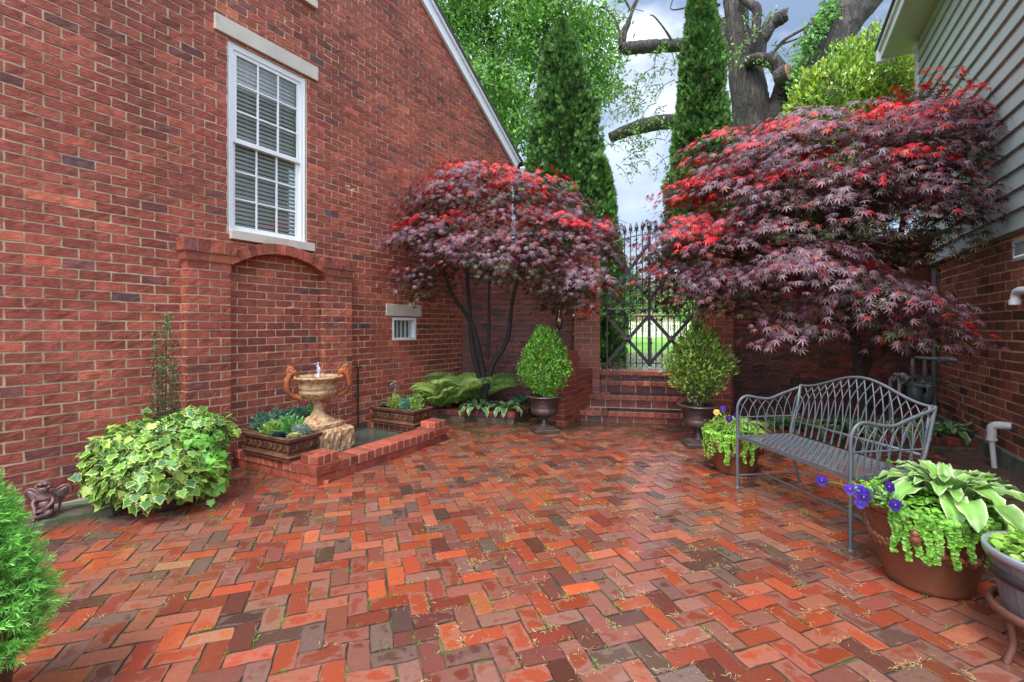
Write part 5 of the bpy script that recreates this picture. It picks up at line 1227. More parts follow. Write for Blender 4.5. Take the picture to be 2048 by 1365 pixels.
# pansies
def pansy_plant(label, c0, n, h, cols, spread=.1, leafy=200, name='pansy', lean=(0, 0, 0), fs_=.03, group='pansies in the pots'):
    t = thing(name, label, 'flower', tuple(c0), 0, group); c0 = np.asarray(c0, float); lf = MB(); fl = MB()
    for k in range(n):
        tp = c0+g_(spread)+UP*h*rng.uniform(.7, 1.1)+np.asarray(lean)*rng.uniform(.6, 1.2); tube(lf, spline([c0+g_(.02), (c0+tp)/2+g_(.01)+UP*.02, tp], 6), .0018, 4, (.16, .3, .06, .5), caps=False)
        fl = MB(); dr_ = norm((v3(-tp[0], -tp[1], .25*(HC-tp[2]))+rng.normal(0, .5, 3)*np.linalg.norm(tp)*.5)[None])[0]; a_ = norm(np.cross(dr_, UP)[None])[0]; b_ = np.cross(a_, dr_); cc = palette(rng, 1, *cols)[0]
        for j, ang in enumerate((90-38, 90+38, 90-108, 90+108, -90)):
            f = a_*math.cos(R(ang))+b_*math.sin(R(ang)); scatter(fl, RT*[1, 1.15, 1], RF, [tp+dr_*.002*j], [f], [dr_+f*.15], [fs_*(1 if j < 4 else 1.15)], np.array([cc*(1 if j < 2 else .65)]))
        ball(fl, tp+dr_*.008, .0035, 6, (.7, .45, .03, .5)); obj('bloom', fl, M['flower'], t)
    m = leafy; pos = c0+np.stack([rng.normal(0, spread*.9, m), rng.normal(0, spread*.9, m), rng.uniform(-.01, h*.75, m)], 1); pos += np.asarray(lean)*((pos[:, 2:3]-c0[2])/h)*.8
    scatter(lf, OT, OF, pos, rdir(rng, m)+UP*.4, rdir(rng, m)+UP, rng.uniform(.018, .036, m), palette(rng, m, [(.15, .33, .05), (.22, .40, .07)], [1, 1])); obj('leaves', lf, M['leaf'], t); return t
VIO = ([(.10, .045, .50), (.15, .08, .58), (.06, .02, .32)], [3, 2, 2])
pansy_plant('purple pansies leaning out over the left rim of the large pot', (PX-.20, PY-.02, .41), 10, .15, VIO, .07, 300, lean=(-.20, -.03, -.03), fs_=.030)
pansy_plant('purple and yellow pansies in the smaller terracotta pot', (QX-.12, QY-.10, .38), 4, .17, ([(.09, .03, .36), (.07, .02, .28), (.75, .52, .03)], [3, 2, 1]), .07, 180)
gt = MB(); n = 60; a = rng.uniform(0, 2*PI, n)
for k in range(n):
    az = a[k]; L_ = rng.uniform(.15, .30); d_ = v3(math.cos(az), math.sin(az), 0); base = v3(QX+.06, QY, .38); q = [base, base+d_*L_*.4+UP*.09, base+d_*L_*.8+UP*.08, base+d_*L_*1.1+UP*.02]; cc = palette(rng, 1, [(.45, .55, .2), (.55, .5, .12), (.3, .45, .1)], [2, 1, 1])[0]; tube(gt, spline(q, 8), np.linspace(.004, .001, 8), 4, (*cc, .5), caps=False, squash=.3)
gt2 = MB(); m = 420; pos = v3(QX, QY, .42)+rng.normal(0, .085, (m, 3))*[1, 1, .35]; scatter(gt2, OT, OF, pos, rdir(rng, m)+UP*.5, rdir(rng, m)+UP, rng.uniform(.03, .055, m), palette(rng, m, [(.30, .50, .07), (.22, .42, .06), (.42, .5, .16)], [3, 3, 1]))
tg = tag(obj('sedge_clump', gt2, M['leaf']), 'pale striped sedge and leafy clump in the smaller terracotta pot', 'plant'); obj('blades', gt, M['leaf'], tg)

# planter plants
def mound(label, c0, r, n, size, cols, wts, name, tpl=(OT, OF), mat='leaf', group=None, cat='plant', upb=.6, seed=0, hh=.8):
    mb = MB(); bush(mb, np.asarray(c0, float)+UP*r*.35, (r, r, r*hh), n, size, cols, wts, tpl=tpl, shell=.5, lump=.2, seed=seed, upb=upb); return tag(obj(name, mb, M[mat]), label, cat, group)
def Pl(pt, x, y): return np.array(wm(pt) @ Vector((x, y, .175)))
BLG = [(.06, .19, .12), (.10, .27, .15), (.04, .13, .09)]; YG = [(.22, .42, .06), (.34, .50, .09), (.12, .3, .04)]
sg_ = 'small plants in the fountain planters'
mound('yellow green sedum mound in the middle of the near planter', Pl(PL1, -.03, -.05), .11, 700, .028, YG, [3, 2, 2], 'sedum', group=sg_, seed=1)
mound('bright green leafy sedum at the back of the near planter', Pl(PL1, .05, .06), .12, 700, .030, [(.10, .34, .06), (.16, .42, .08)], [1, 1], 'sedum', group=sg_, seed=2, hh=1.1)
mound('pale green sedum at the left end of the near planter', Pl(PL1, -.16, -.02), .09, 400, .026, YG, [1, 2, 1], 'sedum', group=sg_, seed=3)
def rosette(label, c0, r, cc, n=46):
    mb = MB(); k = np.arange(n); az = k*2.399; ring = (k+.5)/n; el = 1.35-1.15*ring; d_ = np.stack([np.cos(az)*np.cos(el), np.sin(az)*np.cos(el), np.sin(el)], 1); pos = np.asarray(c0)+d_*[[.01, .01, 0.01]]+UP*.01
    scatter(mb, OT*[1, 1.5, 1], OF, pos, d_, np.stack([-np.cos(az)*np.sin(el), -np.sin(az)*np.sin(el), np.cos(el)], 1), r*(.5+.6*ring), np.tile(cc, (n, 1))*rng.uniform(.8, 1.2, (n, 1))); return tag(obj('succulent', mb, M['hosta']), label, 'succulent', sg_)
rosette('dark blue green succulent rosette at the front of the near planter', Pl(PL1, .10, -.10), .075, (.05, .10, .11))
rosette('pale cream green rosette at the right corner of the near planter', Pl(PL1, .28, -.07), .07, (.48, .50, .20))
mound('grey silver succulent tuft at the right end of the near planter', Pl(PL1, .25, .03)+UP*.02, .065, 260, .04, [(.20, .30, .24), (.28, .36, .28)], [1, 1], 'succulent', group=sg_, seed=4, upb=1)
pansy_plant('dark purple pansies in the near planter, beside the ivy', Pl(PL1, -.20, .02), 3, .13, ([(.06, .02, .28), (.04, .012, .16)], [1, 1]), .035, 30, fs_=.026, group='pansies in the pots')
for i, (x, s, lab) in enumerate(((-.22, 21, 'blue green sedum at the near end of the planter behind the urn'), (-.05, 22, 'blue green sedum in the middle of the planter behind the urn'), (.12, 23, 'blue green sedum just left of the urn stem'))): mound(lab, Pl(PL3, x, 0)+UP*.02, .12, 700, .030, BLG, [3, 2, 2], 'sedum', group=sg_, seed=s, hh=1.0)
mound('fresh green sedum seen right of the urn stem', Pl(PL3, .31, -.02)+UP*.03, .10, 600, .028, [(.08, .34, .06), (.12, .42, .09)], [1, 1], 'sedum', group=sg_, seed=24, hh=1.3)
mound('yellow flowering sedum in the far planter, left of the tap', Pl(PL2, -.10, 0)+UP*.01, .10, 600, .026, YG+[(.6, .55, .08)], [3, 2, 2, 1.5], 'sedum', group=sg_, seed=31, hh=1.2)
mound('blue green sedum in the middle of the far planter', Pl(PL2, .08, 0)+UP*.01, .09, 500, .028, [(.10, .32, .14), (.16, .3, .3)], [2, 1], 'sedum', group=sg_, seed=32, hh=1.3)
mound('yellow green flowering sedum at the right end of the far planter', Pl(PL2, .22, .02)+UP*.02, .09, 600, .026, [(.14, .42, .07), (.5, .5, .08)], [3, 1], 'sedum', group=sg_, seed=33, hh=1.5)
rosette('small green rosette at the left end of the far planter', Pl(PL2, -.26, -.02), .07, (.09, .22, .12))

# ivy
IVX, IVY = -2.63, 3.50
ip = MB(); lathe(ip, [(.16, 0), (.19, .02), (.24, .25), (.27, .40), (.29, .42), (.28, .45), (.24, .44)], IVX, IVY, 0, 28, caps=False); so_ = MB(); lathe(so_, [(.25, .41), (.001, .43)], IVX, IVY, 0, 20, caps=False)
ipo = tag(obj('dark_pot', ip, M['castiron'], smooth=True, origin=(IVX, IVY, 0)), 'dark round pot almost hidden under the ivy', 'pot'); obj('soil', so_, M['soil'], ipo)
def ivy(label, blobs, size, cols, edgef, seed, n):
    g = np.random.default_rng(seed); mb = MB()
    for (c0, r, m) in blobs:
        d_ = rdir(g, m); d_[:, 2] = np.where(d_[:, 2] < -.75, -d_[:, 2]*.3, d_[:, 2]); d_ = norm(d_); rad = g.uniform(.80, 1.04, m); rad[g.random(m) < .07] *= 1.18; rad[g.random(m) < .25] *= .8
        lum = 1+.36*np.array([mnoise.noise(Vector((x*2.2+seed, y*2.2, z*2.2))) for x, y, z in d_]); pos = np.asarray(c0)+d_*np.asarray(r)*(rad*lum)[:, None]; pos[:, 2] = np.maximum(pos[:, 2], .03)
        hor = d_*[1, 1, 0]; fw = norm(hor*.5-UP*(.75-.5*np.clip(d_[:, 2:3], 0, 1))+g.normal(0, .38, (m, 3))); nn_ = norm(d_+UP*.45+g.normal(0, .25, (m, 3)))
        base = palette(g, m, *cols, var=.15); ed_ = np.clip(base*.25+np.array(edgef)*g.uniform(.7, 1.15, (m, 1)), 0, 1); allv = g.random(m) < .12; base[allv] = ed_[allv]*.85
        C = np.concatenate([np.repeat(ed_[:, None], 12, 1), np.repeat(base[:, None], 13, 1)], 1); scatter(mb, IT, IF, pos, fw, nn_, size*g.uniform(.65, 1.2, m), C)
    return tag(obj('potted_ivy', mb, M['hosta'], origin=(IVX, IVY, .4)), label, 'ivy')
ivy('cream edged variegated ivy covering the pot by the house wall', [((-2.76, 3.42, .43), (.32, .28, .21), 1150), ((-2.92, 3.36, .30), (.16, .19, .23), 460), ((-2.62, 3.34, .30), (.36, .27, .26), 900), ((-2.52, 3.62, .55), (.26, .22, .15), 350)], .064, ([(.075, .22, .035), (.13, .31, .045), (.04, .12, .04)], [3, 3, 2]), (.50, .60, .12), 5, 0)
ivy('plain bright green ivy at the right side of the ivy pot', [((-2.42, 3.56, .40), (.165, .20, .24), 540), ((-2.38, 3.50, .22), (.17, .2, .2), 260)], .052, ([(.15, .44, .04), (.22, .52, .07), (.10, .32, .03)], [3, 3, 2]), (.22, .46, .08), 6, 0)
# upright column plant in ivy pot
uc = MB(); ub = v3(-2.86, 3.74, .5)
for (dx, top_, w_) in ((-.055, .82, .022), (.0, .62, .04), (.045, .96, .055), (.10, .55, .04)):
    m = int(640*w_/.04*top_); z = rng.random(m); pos = ub+np.stack([dx+rng.normal(0, 1, m)*w_*(1.25-z), rng.normal(0, 1, m)*w_*(1.25-z), z*top_], 1); scatter(uc, OT, OF, pos, rdir(rng, m)+UP*.9, rdir(rng, m), rng.uniform(.014, .026, m), palette(rng, m, [(.035, .075, .025), (.06, .12, .03)], [3, 2])*np.where(z[:, None] > .75, 2.2, 1)); tube(uc, [ub+v3(dx*.4, 0, -.1), ub+v3(dx, 0, top_)], np.array([.006, .0015]), 5, (.08, .06, .03, .5), caps=False)
tag(obj('upright_holly', uc, M['leaf_gloss']), 'slim dark upright shrub rising behind the ivy', 'shrub')

# foreground conifer
rng = np.random.default_rng(53)
CX, CY = -1.83, 1.50
cp = MB(); lathe(cp, [(.11, 0), (.115, .01), (.155, .32), (.175, .33), (.178, .375), (.165, .38), (.155, .34)], CX, CY, 0, 36, caps=False); cso = MB(); lathe(cso, [(.16, .34), (.001, .35)], CX, CY, 0, 20, caps=False)
cpo = tag(obj('clay_pot', cp, M['planter'], smooth=True, origin=(CX, CY, 0)), 'brown clay pot under the bright conifer at the left edge', 'pot'); obj('soil', cso, M['soil'], cpo)
cf = MB(); nT = 1450; z = rng.random(nT)**1.0; az = rng.uniform(0, 2*PI, nT); prof = np.interp(z, [0, .12, .3, .55, .8, 1], [.16, .20, .19, .14, .085, .02]); r = prof*rng.uniform(.55, 1.0, nT)
tw = np.stack([CX+r*np.cos(az), CY+r*np.sin(az), .25+z*.59], 1); outd = norm(np.stack([np.cos(az), np.sin(az), .15+.9*z**2], 1)+rng.normal(0, .25, (nT, 3)))
NT = np.array([[0, .0, 0], [.5, .055, .0], [1, 0, 0], [.5, -.055, 0]]); nn = 46
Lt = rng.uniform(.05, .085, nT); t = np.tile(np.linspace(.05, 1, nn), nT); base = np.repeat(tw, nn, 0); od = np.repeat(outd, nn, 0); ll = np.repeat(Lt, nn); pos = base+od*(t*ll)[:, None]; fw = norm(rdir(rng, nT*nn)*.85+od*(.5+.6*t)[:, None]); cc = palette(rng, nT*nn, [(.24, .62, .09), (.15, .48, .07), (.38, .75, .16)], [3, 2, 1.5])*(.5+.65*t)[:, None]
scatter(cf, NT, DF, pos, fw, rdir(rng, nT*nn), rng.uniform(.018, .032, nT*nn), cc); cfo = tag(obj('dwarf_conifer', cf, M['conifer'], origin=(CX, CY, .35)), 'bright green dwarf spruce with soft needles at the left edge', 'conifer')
st2 = MB(); tube(st2, [(CX, CY, .33), (CX, CY, .78)], np.array([.02, .006]), 6); ix = rng.choice(nT, 260)
for i in ix: tube(st2, [(CX, CY, tw[i][2]-.05), tw[i]+outd[i]*Lt[i]*.6], np.array([.003, .0012]), 4, caps=False)
obj('stems', st2, M['twig'], cfo)
def seedlings(label, c0, n, size, cc, sp, name='seedling', group=None):
    mb = MB(); pos = np.asarray(c0)+rng.normal(0, 1, (n, 3))*[sp, sp, 0]; 
    for p_ in pos:
        h = rng.uniform(.03, .09); tube(mb, [p_, p_+UP*h], .0015, 4, (.15, .25, .05, .5), caps=False); m = 7; az = rng.uniform(0, 2*PI, m); d_ = np.stack([np.cos(az), np.sin(az), .3+0*az], 1); scatter(mb, OT*[1, 1.5, 1], OF, p_+UP*h*rng.uniform(.4, 1, (m, 1)), d_, np.tile(UP, (m, 1))+rng.normal(0, .2, (m, 3)), size*rng.uniform(.7, 1.2, m), palette(rng, m, [cc, (cc[0]*1.3, cc[1]*1.2, cc[2])], [1, 1]))
    return tag(obj(name, mb, M['leaf']), label, 'plant', group)
seedlings('pale green seedlings on the paving at the foot of the clay pot', (-1.50, 1.46, 0), 16, .042, (.22, .45, .09), .045)
seedlings('small green weeds in the soil by the brown brick foundation', (3.98, 3.72, .02), 24, .035, (.12, .30, .06), .14, 'weeds')
seedlings('scattered weeds in the soil nearer the large pot', (3.45, 3.12, .02), 16, .035, (.12, .28, .06), .12, 'weeds')

# half-barrel tub on stand, right edge
TX, TY, TZ = 2.195, 1.82, .43
TB = thing('barrel_tub', 'weathered wooden tub with metal rim and band at the right edge', 'planter', (TX, TY, .2)); g = MB(); nst = 22
for k in range(nst):
    a0, a1 = k*2*PI/nst+.008, (k+1)*2*PI/nst-.008; q = [v3(TX+r*math.cos(a), TY+r*math.sin(a), z) for (r, z) in ((.165, .16), (.222, TZ)) for a in (a0, (a0+a1)/2, a1)]; q2 = [v3(TX+(r-.014)*math.cos(a), TY+(r-.014)*math.sin(a), z) for (r, z) in ((.165, .16), (.222, TZ)) for a in (a0, (a0+a1)/2, a1)]
    g.add(q+q2, np.array([[0, 1, 4, 3], [1, 2, 5, 4], [7, 6, 9, 10], [8, 7, 10, 11], [0, 3, 9, 6], [2, 8, 11, 5], [3, 4, 10, 9], [4, 5, 11, 10]]))
obj('staves', g, M['wicker'], TB); g = MB(); lathe(g, [(.213, TZ-.035), (.001, TZ-.03)], TX, TY, 0, 20, caps=False); obj('soil', g, M['soil'], TB)
g = MB(); lathe(g, [(.217, TZ-.028), (.229, TZ-.02), (.232, TZ+.004), (.226, TZ+.010), (.212, TZ+.006), (.206, TZ-.03)], TX, TY, 0, 48, caps=False); obj('rim', g, M['zinc'], TB, smooth=True)
g = MB(); lathe(g, [(.198, TZ-.115), (.202, TZ-.115), (.210, TZ-.065), (.206, TZ-.065)], TX, TY, 0, 48, caps=False); obj('band', g, M['dark'], TB, smooth=True)
PS = thing('plant_stand', 'rust red plant stand with curved legs under the wooden tub', 'stand', (TX, TY, 0)); g = MB(); tube(g, [(TX+.205*math.cos(a), TY+.205*math.sin(a), .19) for a in np.linspace(0, 2*PI, 30)], .014, 6, squash=1.6); obj('ring', g, M['redwood'], PS, smooth=True)
for k in range(4):
    a = R(40+90*k+135); g = MB(); tube(g, spline([(TX+.20*math.cos(a), TY+.20*math.sin(a), .2), (TX+.185*math.cos(a), TY+.185*math.sin(a), .08), (TX+.21*math.cos(a), TY+.21*math.sin(a), 0.0)], 8), .014, 6); obj('leg', g, M['redwood'], PS, smooth=True)
creeper('round leaved lime green creeper filling the wooden tub', TX, TY, .185, TZ-.02, 3, R(100), R(160), .06, ([(.30, .52, .07), (.22, .44, .06), (.40, .60, .14)], [3, 3, 2]), name='round_leaved_creeper', sz=.036, top_n=650, group=None)

# ================================================================== JAPANESE MAPLES
def maple(name, label, base, blobs, leaf, seed, limbs, redbias=0.0, group='red Japanese maples', clipf=None, dens=1.0):
    g = np.random.default_rng(seed); mb = MB(); br = MB(); AP = []; AF = []; AN = []; AC = []; ctr = np.mean([b[0] for b in blobs], 0)
    tops = np.array([b[0][2]+b[1][2] for b in blobs]).max(); lows = np.array([b[0][2]-b[1][2] for b in blobs]).min()
    for (c0, r, nsp, red) in blobs:
        c0 = np.asarray(c0, float); r = np.asarray(r, float); n = int(nsp*dens*1.08); d_ = rdir(g, n*2); d_ = d_[g.random(len(d_)) < np.clip(.62+.45*d_[:, 2], .10, 1)][:n]
        for dv in d_:
            rad = g.uniform(.72, 1.0)
            if g.random() < .18: rad *= .75
            if g.random() < .10: rad *= 1.13
            sp = c0+dv*r*rad; 
            if clipf and not clipf(sp): continue
            if mnoise.noise(Vector((sp[0]*1.9+seed, sp[1]*1.9, sp[2]*3.6))) < -.27: continue
            hor = norm((dv*[1, 1, 0]+g.normal(0, .25, 3)*[1, 1, 0])[None])[0]; m = g.integers(9, 16); side = v3(-hor[1], hor[0], 0)
            # a flat drooping spray
            u = g.uniform(-.05, .30, m)*leaf/.1; v = g.normal(0, .11, m)*leaf/.1; pz = -.55*np.maximum(u, 0)**1.3-.35*np.abs(v)+g.normal(0, .015, m)
            steep = np.clip(-dv[2], 0, 1)
            pos = sp+hor*u[:, None]*(1-.4*steep)+side*v[:, None]+UP*(pz-steep*.1)[:, None]
            fw = hor*.75+side*(v[:, None]*4)-UP*(.42+.35*g.random((m, 1)))+g.normal(0, .22, (m, 3)); nn_ = UP*.9+hor*.62+g.normal(0, .22, (m, 3))
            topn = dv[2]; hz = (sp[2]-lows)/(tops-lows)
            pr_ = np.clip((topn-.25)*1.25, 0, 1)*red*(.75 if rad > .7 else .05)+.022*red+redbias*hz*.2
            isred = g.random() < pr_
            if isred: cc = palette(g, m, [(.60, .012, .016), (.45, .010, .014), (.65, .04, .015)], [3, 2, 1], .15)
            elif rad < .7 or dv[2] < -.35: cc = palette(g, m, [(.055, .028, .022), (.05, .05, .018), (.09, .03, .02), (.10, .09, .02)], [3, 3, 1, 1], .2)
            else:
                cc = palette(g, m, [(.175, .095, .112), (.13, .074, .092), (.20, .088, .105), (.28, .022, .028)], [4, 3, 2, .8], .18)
            ok = np.ones(m, bool) if clipf is None else np.array([clipf(q) for q in pos])
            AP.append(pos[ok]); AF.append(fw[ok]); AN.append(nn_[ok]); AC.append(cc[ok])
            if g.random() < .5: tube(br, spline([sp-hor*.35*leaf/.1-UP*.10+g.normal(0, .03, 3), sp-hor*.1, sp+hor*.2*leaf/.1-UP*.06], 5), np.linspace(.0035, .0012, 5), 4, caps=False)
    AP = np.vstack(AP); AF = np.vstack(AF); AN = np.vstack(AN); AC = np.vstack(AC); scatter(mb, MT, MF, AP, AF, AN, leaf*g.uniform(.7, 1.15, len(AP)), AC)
    t = thing(name, label, 'tree', tuple(base), 0, group); tr_ = MB()
    for pts, r0, r1 in limbs: q = spline(pts, 16); tube(tr_, q, np.linspace(r0, r1, 16), 8)
    obj('trunk', tr_, M['bark'], t, smooth=True); obj('twigs', br, M['bark'], t); obj('crown', mb, M['maple'], t); return t
def B(px, py, Y, rx, ry, rz, n, red=1.0): c0 = P(px, py, Y); return (c0, (rx/F*Y, rz, ry/F*Y), n, red)
def lp(*a): return [P(*q) for q in a]
tb = v3(-.42, 6.85, .12)
maple('japanese_maple', 'smaller red purple Japanese maple in the bed against the brick house', tb,
      [B(985, 425, 6.3, 170, 95, .85, 210), B(880, 490, 6.2, 92, 75, .6, 100), B(1105, 495, 6.2, 92, 95, .75, 150), B(1000, 500, 5.9, 150, 45, .6, 110, .5), B(940, 365, 6.4, 90, 48, .5, 60, 1.5), B(1050, 385, 6.4, 90, 48, .5, 60, 1.5), B(1160, 560, 5.8, 48, 40, .4, 45, .5), B(845, 545, 6.0, 30, 42, .3, 20, .3), B(1190, 480, 6.2, 25, 60, .3, 25, 1.2), B(860, 400, 6.5, 50, 45, .3, 24, 1)],
      .115, 2, [(lp((968, 820, 6.85), (968, 760, 6.85), (955, 690, 6.8), (940, 640, 6.8), (905, 590, 6.6), (880, 520, 6.4)), .055, .02), (lp((966, 780, 6.85), (945, 700, 6.8), (940, 620, 6.9), (935, 540, 6.7), (950, 450, 6.5)), .04, .015), (lp((968, 800, 6.85), (985, 730, 6.8), (1015, 680, 6.8), (1025, 600, 6.7), (1050, 520, 6.4), (1090, 460, 6.3)), .045, .015), (lp((975, 720, 6.85), (978, 640, 6.9), (980, 560, 6.8), (1000, 470, 6.5)), .025, .012)],
      clipf=lambda p_: (p_[0]+5.48-.6186*p_[1]) > .08)
WR = lambda p_: (2.214+.5694*p_[1]-p_[0]) > .06
tb2 = P(1722, 800, 5.45); tb2[2] = .12
maple('japanese_maple', 'large spreading red purple Japanese maple behind the bench, against the clapboard house', tb2,
      [B(1660, 320, 5.0, 200, 90, .8, 230), B(1470, 420, 5.4, 140, 110, .8, 180, 1.3), B(1560, 350, 5.2, 150, 110, .8, 120, 1.2), B(1840, 285, 4.9, 110, 80, .5, 130, 1.0), B(1400, 510, 5.3, 115, 85, .7, 140, .9), B(1790, 400, 4.7, 130, 110, .6, 170, .4), B(1620, 420, 4.7, 150, 100, .6, 160, .4), B(1500, 560, 5.0, 130, 55, .6, 110, .3), B(1630, 545, 4.3, 110, 70, .45, 100, .1),
       B(1740, 600, 4.2, 95, 55, .4, 85, .1), B(1820, 660, 4.3, 60, 50, .35, 45, .1), B(1575, 650, 4.4, 50, 38, .3, 26, .2), B(1350, 560, 5.4, 50, 50, .4, 28, .6), B(1860, 440, 4.7, 50, 80, .4, 45, .2), B(1900, 235, 4.9, 80, 50, .35, 34, 1.6), B(1835, 180, 5.0, 45, 28, .2, 16, 2.2), B(1945, 250, 4.75, 50, 50, .2, 14, 1.6), B(1990, 300, 4.5, 30, 60, .2, 10, .8), B(1450, 300, 5.5, 60, 40, .4, 30, 2), B(1690, 238, 5.3, 150, 25, .4, 50, 2.4)],
      .118, 9, [(lp((1725, 830, 5.45), (1722, 760, 5.45), (1715, 700, 5.5), (1690, 620, 5.5), (1640, 520, 5.3), (1560, 420, 5.2)), .085, .02), (lp((1722, 760, 5.45), (1745, 680, 5.5), (1780, 590, 5.4), (1800, 480, 5.2), (1820, 350, 5.0)), .06, .02), (lp((1715, 700, 5.5), (1700, 600, 5.6), (1690, 480, 5.4), (1680, 360, 5.2)), .05, .015), (lp((1690, 620, 5.5), (1600, 560, 5.4), (1480, 520, 5.3), (1400, 500, 5.3)), .035, .01)],
      clipf=WR)

# ================================================================== BACKGROUND TREES
rng = np.random.default_rng(71)
SPV = []; SPF = []
for k, a in enumerate(np.radians([-46, -20, 4, 28, 52])):
    L_ = [.6, .85, 1, .8, .55][k]; b = k*4; d_ = np.array([math.cos(a), math.sin(a), .12*math.sin(k*2.)]); s_ = np.array([-math.sin(a), math.cos(a), 0])*.12; SPV += [d_*.0, d_*L_*.55+s_, d_*L_, d_*L_*.55-s_]; SPF.append([b, b+1, b+2, b+3])
SPV = np.array(SPV); SPF = [np.array(SPF)]
def arbor(label, px, Y, topy, rpx, n, seed, zb=.62, lean=0, skirt=0, group='tall arborvitae beyond the garden wall'):
    g = np.random.default_rng(seed); x = (px-1024)/F*Y; top = HC-(topy-655)/F*Y; H = top-zb; rm = rpx/F*Y; mb = MB()
    z = skirt+(1-skirt)*g.random(n)**1.15; az = g.uniform(0, 2*PI, n); pr = rm*np.interp(z, [0, .15, .45, .75, .92, 1], [.95, 1.05, .95, .66, .36, .05])
    lum = np.array([mnoise.noise(Vector((math.cos(q)*1.6+seed, math.sin(q)*1.6, w_*H*1.3))) for q, w_ in zip(az, z)]); lum2 = np.array([mnoise.noise(Vector((math.cos(q)*5+seed, math.sin(q)*5, w_*H*3.5))) for q, w_ in zip(az, z)])
    r = pr*(1+.24*lum+.24*lum2)*(1-.26*g.random(n)**2); r[g.random(n) < .1] *= .7
    pos = np.stack([x+r*np.cos(az)+lean*z, Y+r*np.sin(az), zb+z*H], 1); out_ = np.stack([np.cos(az), np.sin(az), 0*az], 1); fw = out_*.5+UP*.75+g.normal(0, .35, (n, 3)); nn_ = np.cross(fw, out_+g.normal(0, .6, (n, 3)))+g.normal(0, .2, (n, 3))
    dk = np.clip((r/np.maximum(pr, .01)-.75)*2.0, .0, 1)
    cc = palette(g, n, [(.048, .125, .024), (.072, .168, .032), (.115, .23, .045), (.10, .075, .03)], [4, 4, 2, .25], .2)*np.interp(lum2, [-.4, .5], [.75, 1.5])[:, None]
    scatter(mb, SPV, SPF, pos, fw, nn_, g.uniform(.065, .13, n), cc); t = thing('arborvitae', label, 'conifer', (x, Y, zb), 0, group); tk = MB(); tube(tk, [(x, Y, zb), (x+lean, Y, top-.5)], np.array([.14, .02]), 7); obj('trunk', tk, M['twig'], t); obj('crown', mb, M['conifer'], t)
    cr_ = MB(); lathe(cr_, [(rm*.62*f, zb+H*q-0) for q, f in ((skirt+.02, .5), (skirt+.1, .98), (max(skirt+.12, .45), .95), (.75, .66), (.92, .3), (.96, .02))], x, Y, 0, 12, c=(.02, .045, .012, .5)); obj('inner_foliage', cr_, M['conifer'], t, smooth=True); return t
arbor('tall dense arborvitae behind the wall, left of the gate', 1138, 9.6, 45, 84, 32000, 1, lean=-.15)
arbor('shorter arborvitae tucked behind the left one, nearest the gate', 1204, 9.3, 318, 40, 11000, 4)
arbor('tall arborvitae right of the gate, in front of the old pruned tree', 1402, 9.6, -60, 62, 26000, 2, skirt=.24)
def leafy_tree(name, label, base, blobs, n, size, cols, wts, limbs, seed, group=None, tpl=(OT, OF), clump=(50, .3), mat='leaf', trunkmat='twig', cat='tree', fill=1.0):
    g = np.random.default_rng(seed); mb = MB(); per = n//len(blobs); vols = np.array([b[1][0]*b[1][2]+b[1][1]*b[1][2] for b in blobs]); vols = vols/vols.sum()
    for (c0, r), vf in zip(blobs, vols):
        m = int(n*vf); nc = max(6, m//clump[0]); d_ = rdir(g, nc); cc0 = np.asarray(c0)+d_*np.asarray(r)*(g.random((nc, 1))**.4); k = g.integers(0, nc, m); br_ = g.uniform(.75, 1.25, nc)
        pos = cc0[k]+g.normal(0, clump[1], (m, 3))*[1, 1, .65]; fw = rdir(g, m)-UP*.4; nn_ = rdir(g, m)+UP*.9; scatter(mb, *tpl, pos, fw, nn_, size*g.uniform(.7, 1.25, m), palette(g, m, cols, wts, .15)*br_[k][:, None])
    t = thing(name, label, cat, tuple(base), 0, group); tr_ = MB()
    for pts, r0, r1 in limbs: q = spline(pts, 14); tube(tr_, q, np.linspace(r0, r1, 14), 8)
    obj('trunk', tr_, M[trunkmat], t, smooth=True); obj('crown', mb, M[mat], t); return t
def BB(px, py, Y, rx, ry, rz): c0 = P(px, py, Y); return (c0, (rx/F*Y, rz, ry/F*Y))
leafy_tree('locust_tree', 'tall airy light green tree behind the gable and the left arborvitae', (-.2, 15, .62),
           [BB(900, 40, 15, 80, 90, 1.6), BB(1000, 60, 15, 110, 110, 2), BB(1110, 50, 16, 100, 90, 2), BB(1180, 90, 15, 60, 80, 1.2), BB(960, 180, 14.5, 70, 80, 1.5), BB(1030, 230, 14.5, 60, 80, 1.4), BB(1190, 170, 15, 40, 70, 1), BB(900, -80, 15, 150, 60, 2), BB(1060, -70, 15, 150, 60, 2)],
           34000, .155, [(.15, .34, .045), (.24, .44, .07), (.08, .22, .03)], [3, 2, 2], [(lp((1045, 660, 15), (1040, 400, 15), (1010, 250, 15), (985, 100, 15), (960, -40, 15)), .22, .06), (lp((1010, 300, 15), (1040, 210, 15), (1075, 120, 15), (1110, 0, 15)), .12, .04), (lp((990, 240, 15), (1020, 170, 15), (1010, 90, 15), (1060, 20, 15)), .09, .03), (lp((1015, 260, 15), (960, 200, 14.6), (900, 120, 14.8)), .08, .03)], 61, clump=(60, .26), trunkmat='oldbark')
HS = thing('hedge_shrub', 'yellow green clipped shrub tree between the old trunks and the clapboard house', 'tree', tuple(P(1715, 690, 8.4)*[1, 1, 0]+UP*.62)); mb = MB(); tk = MB()
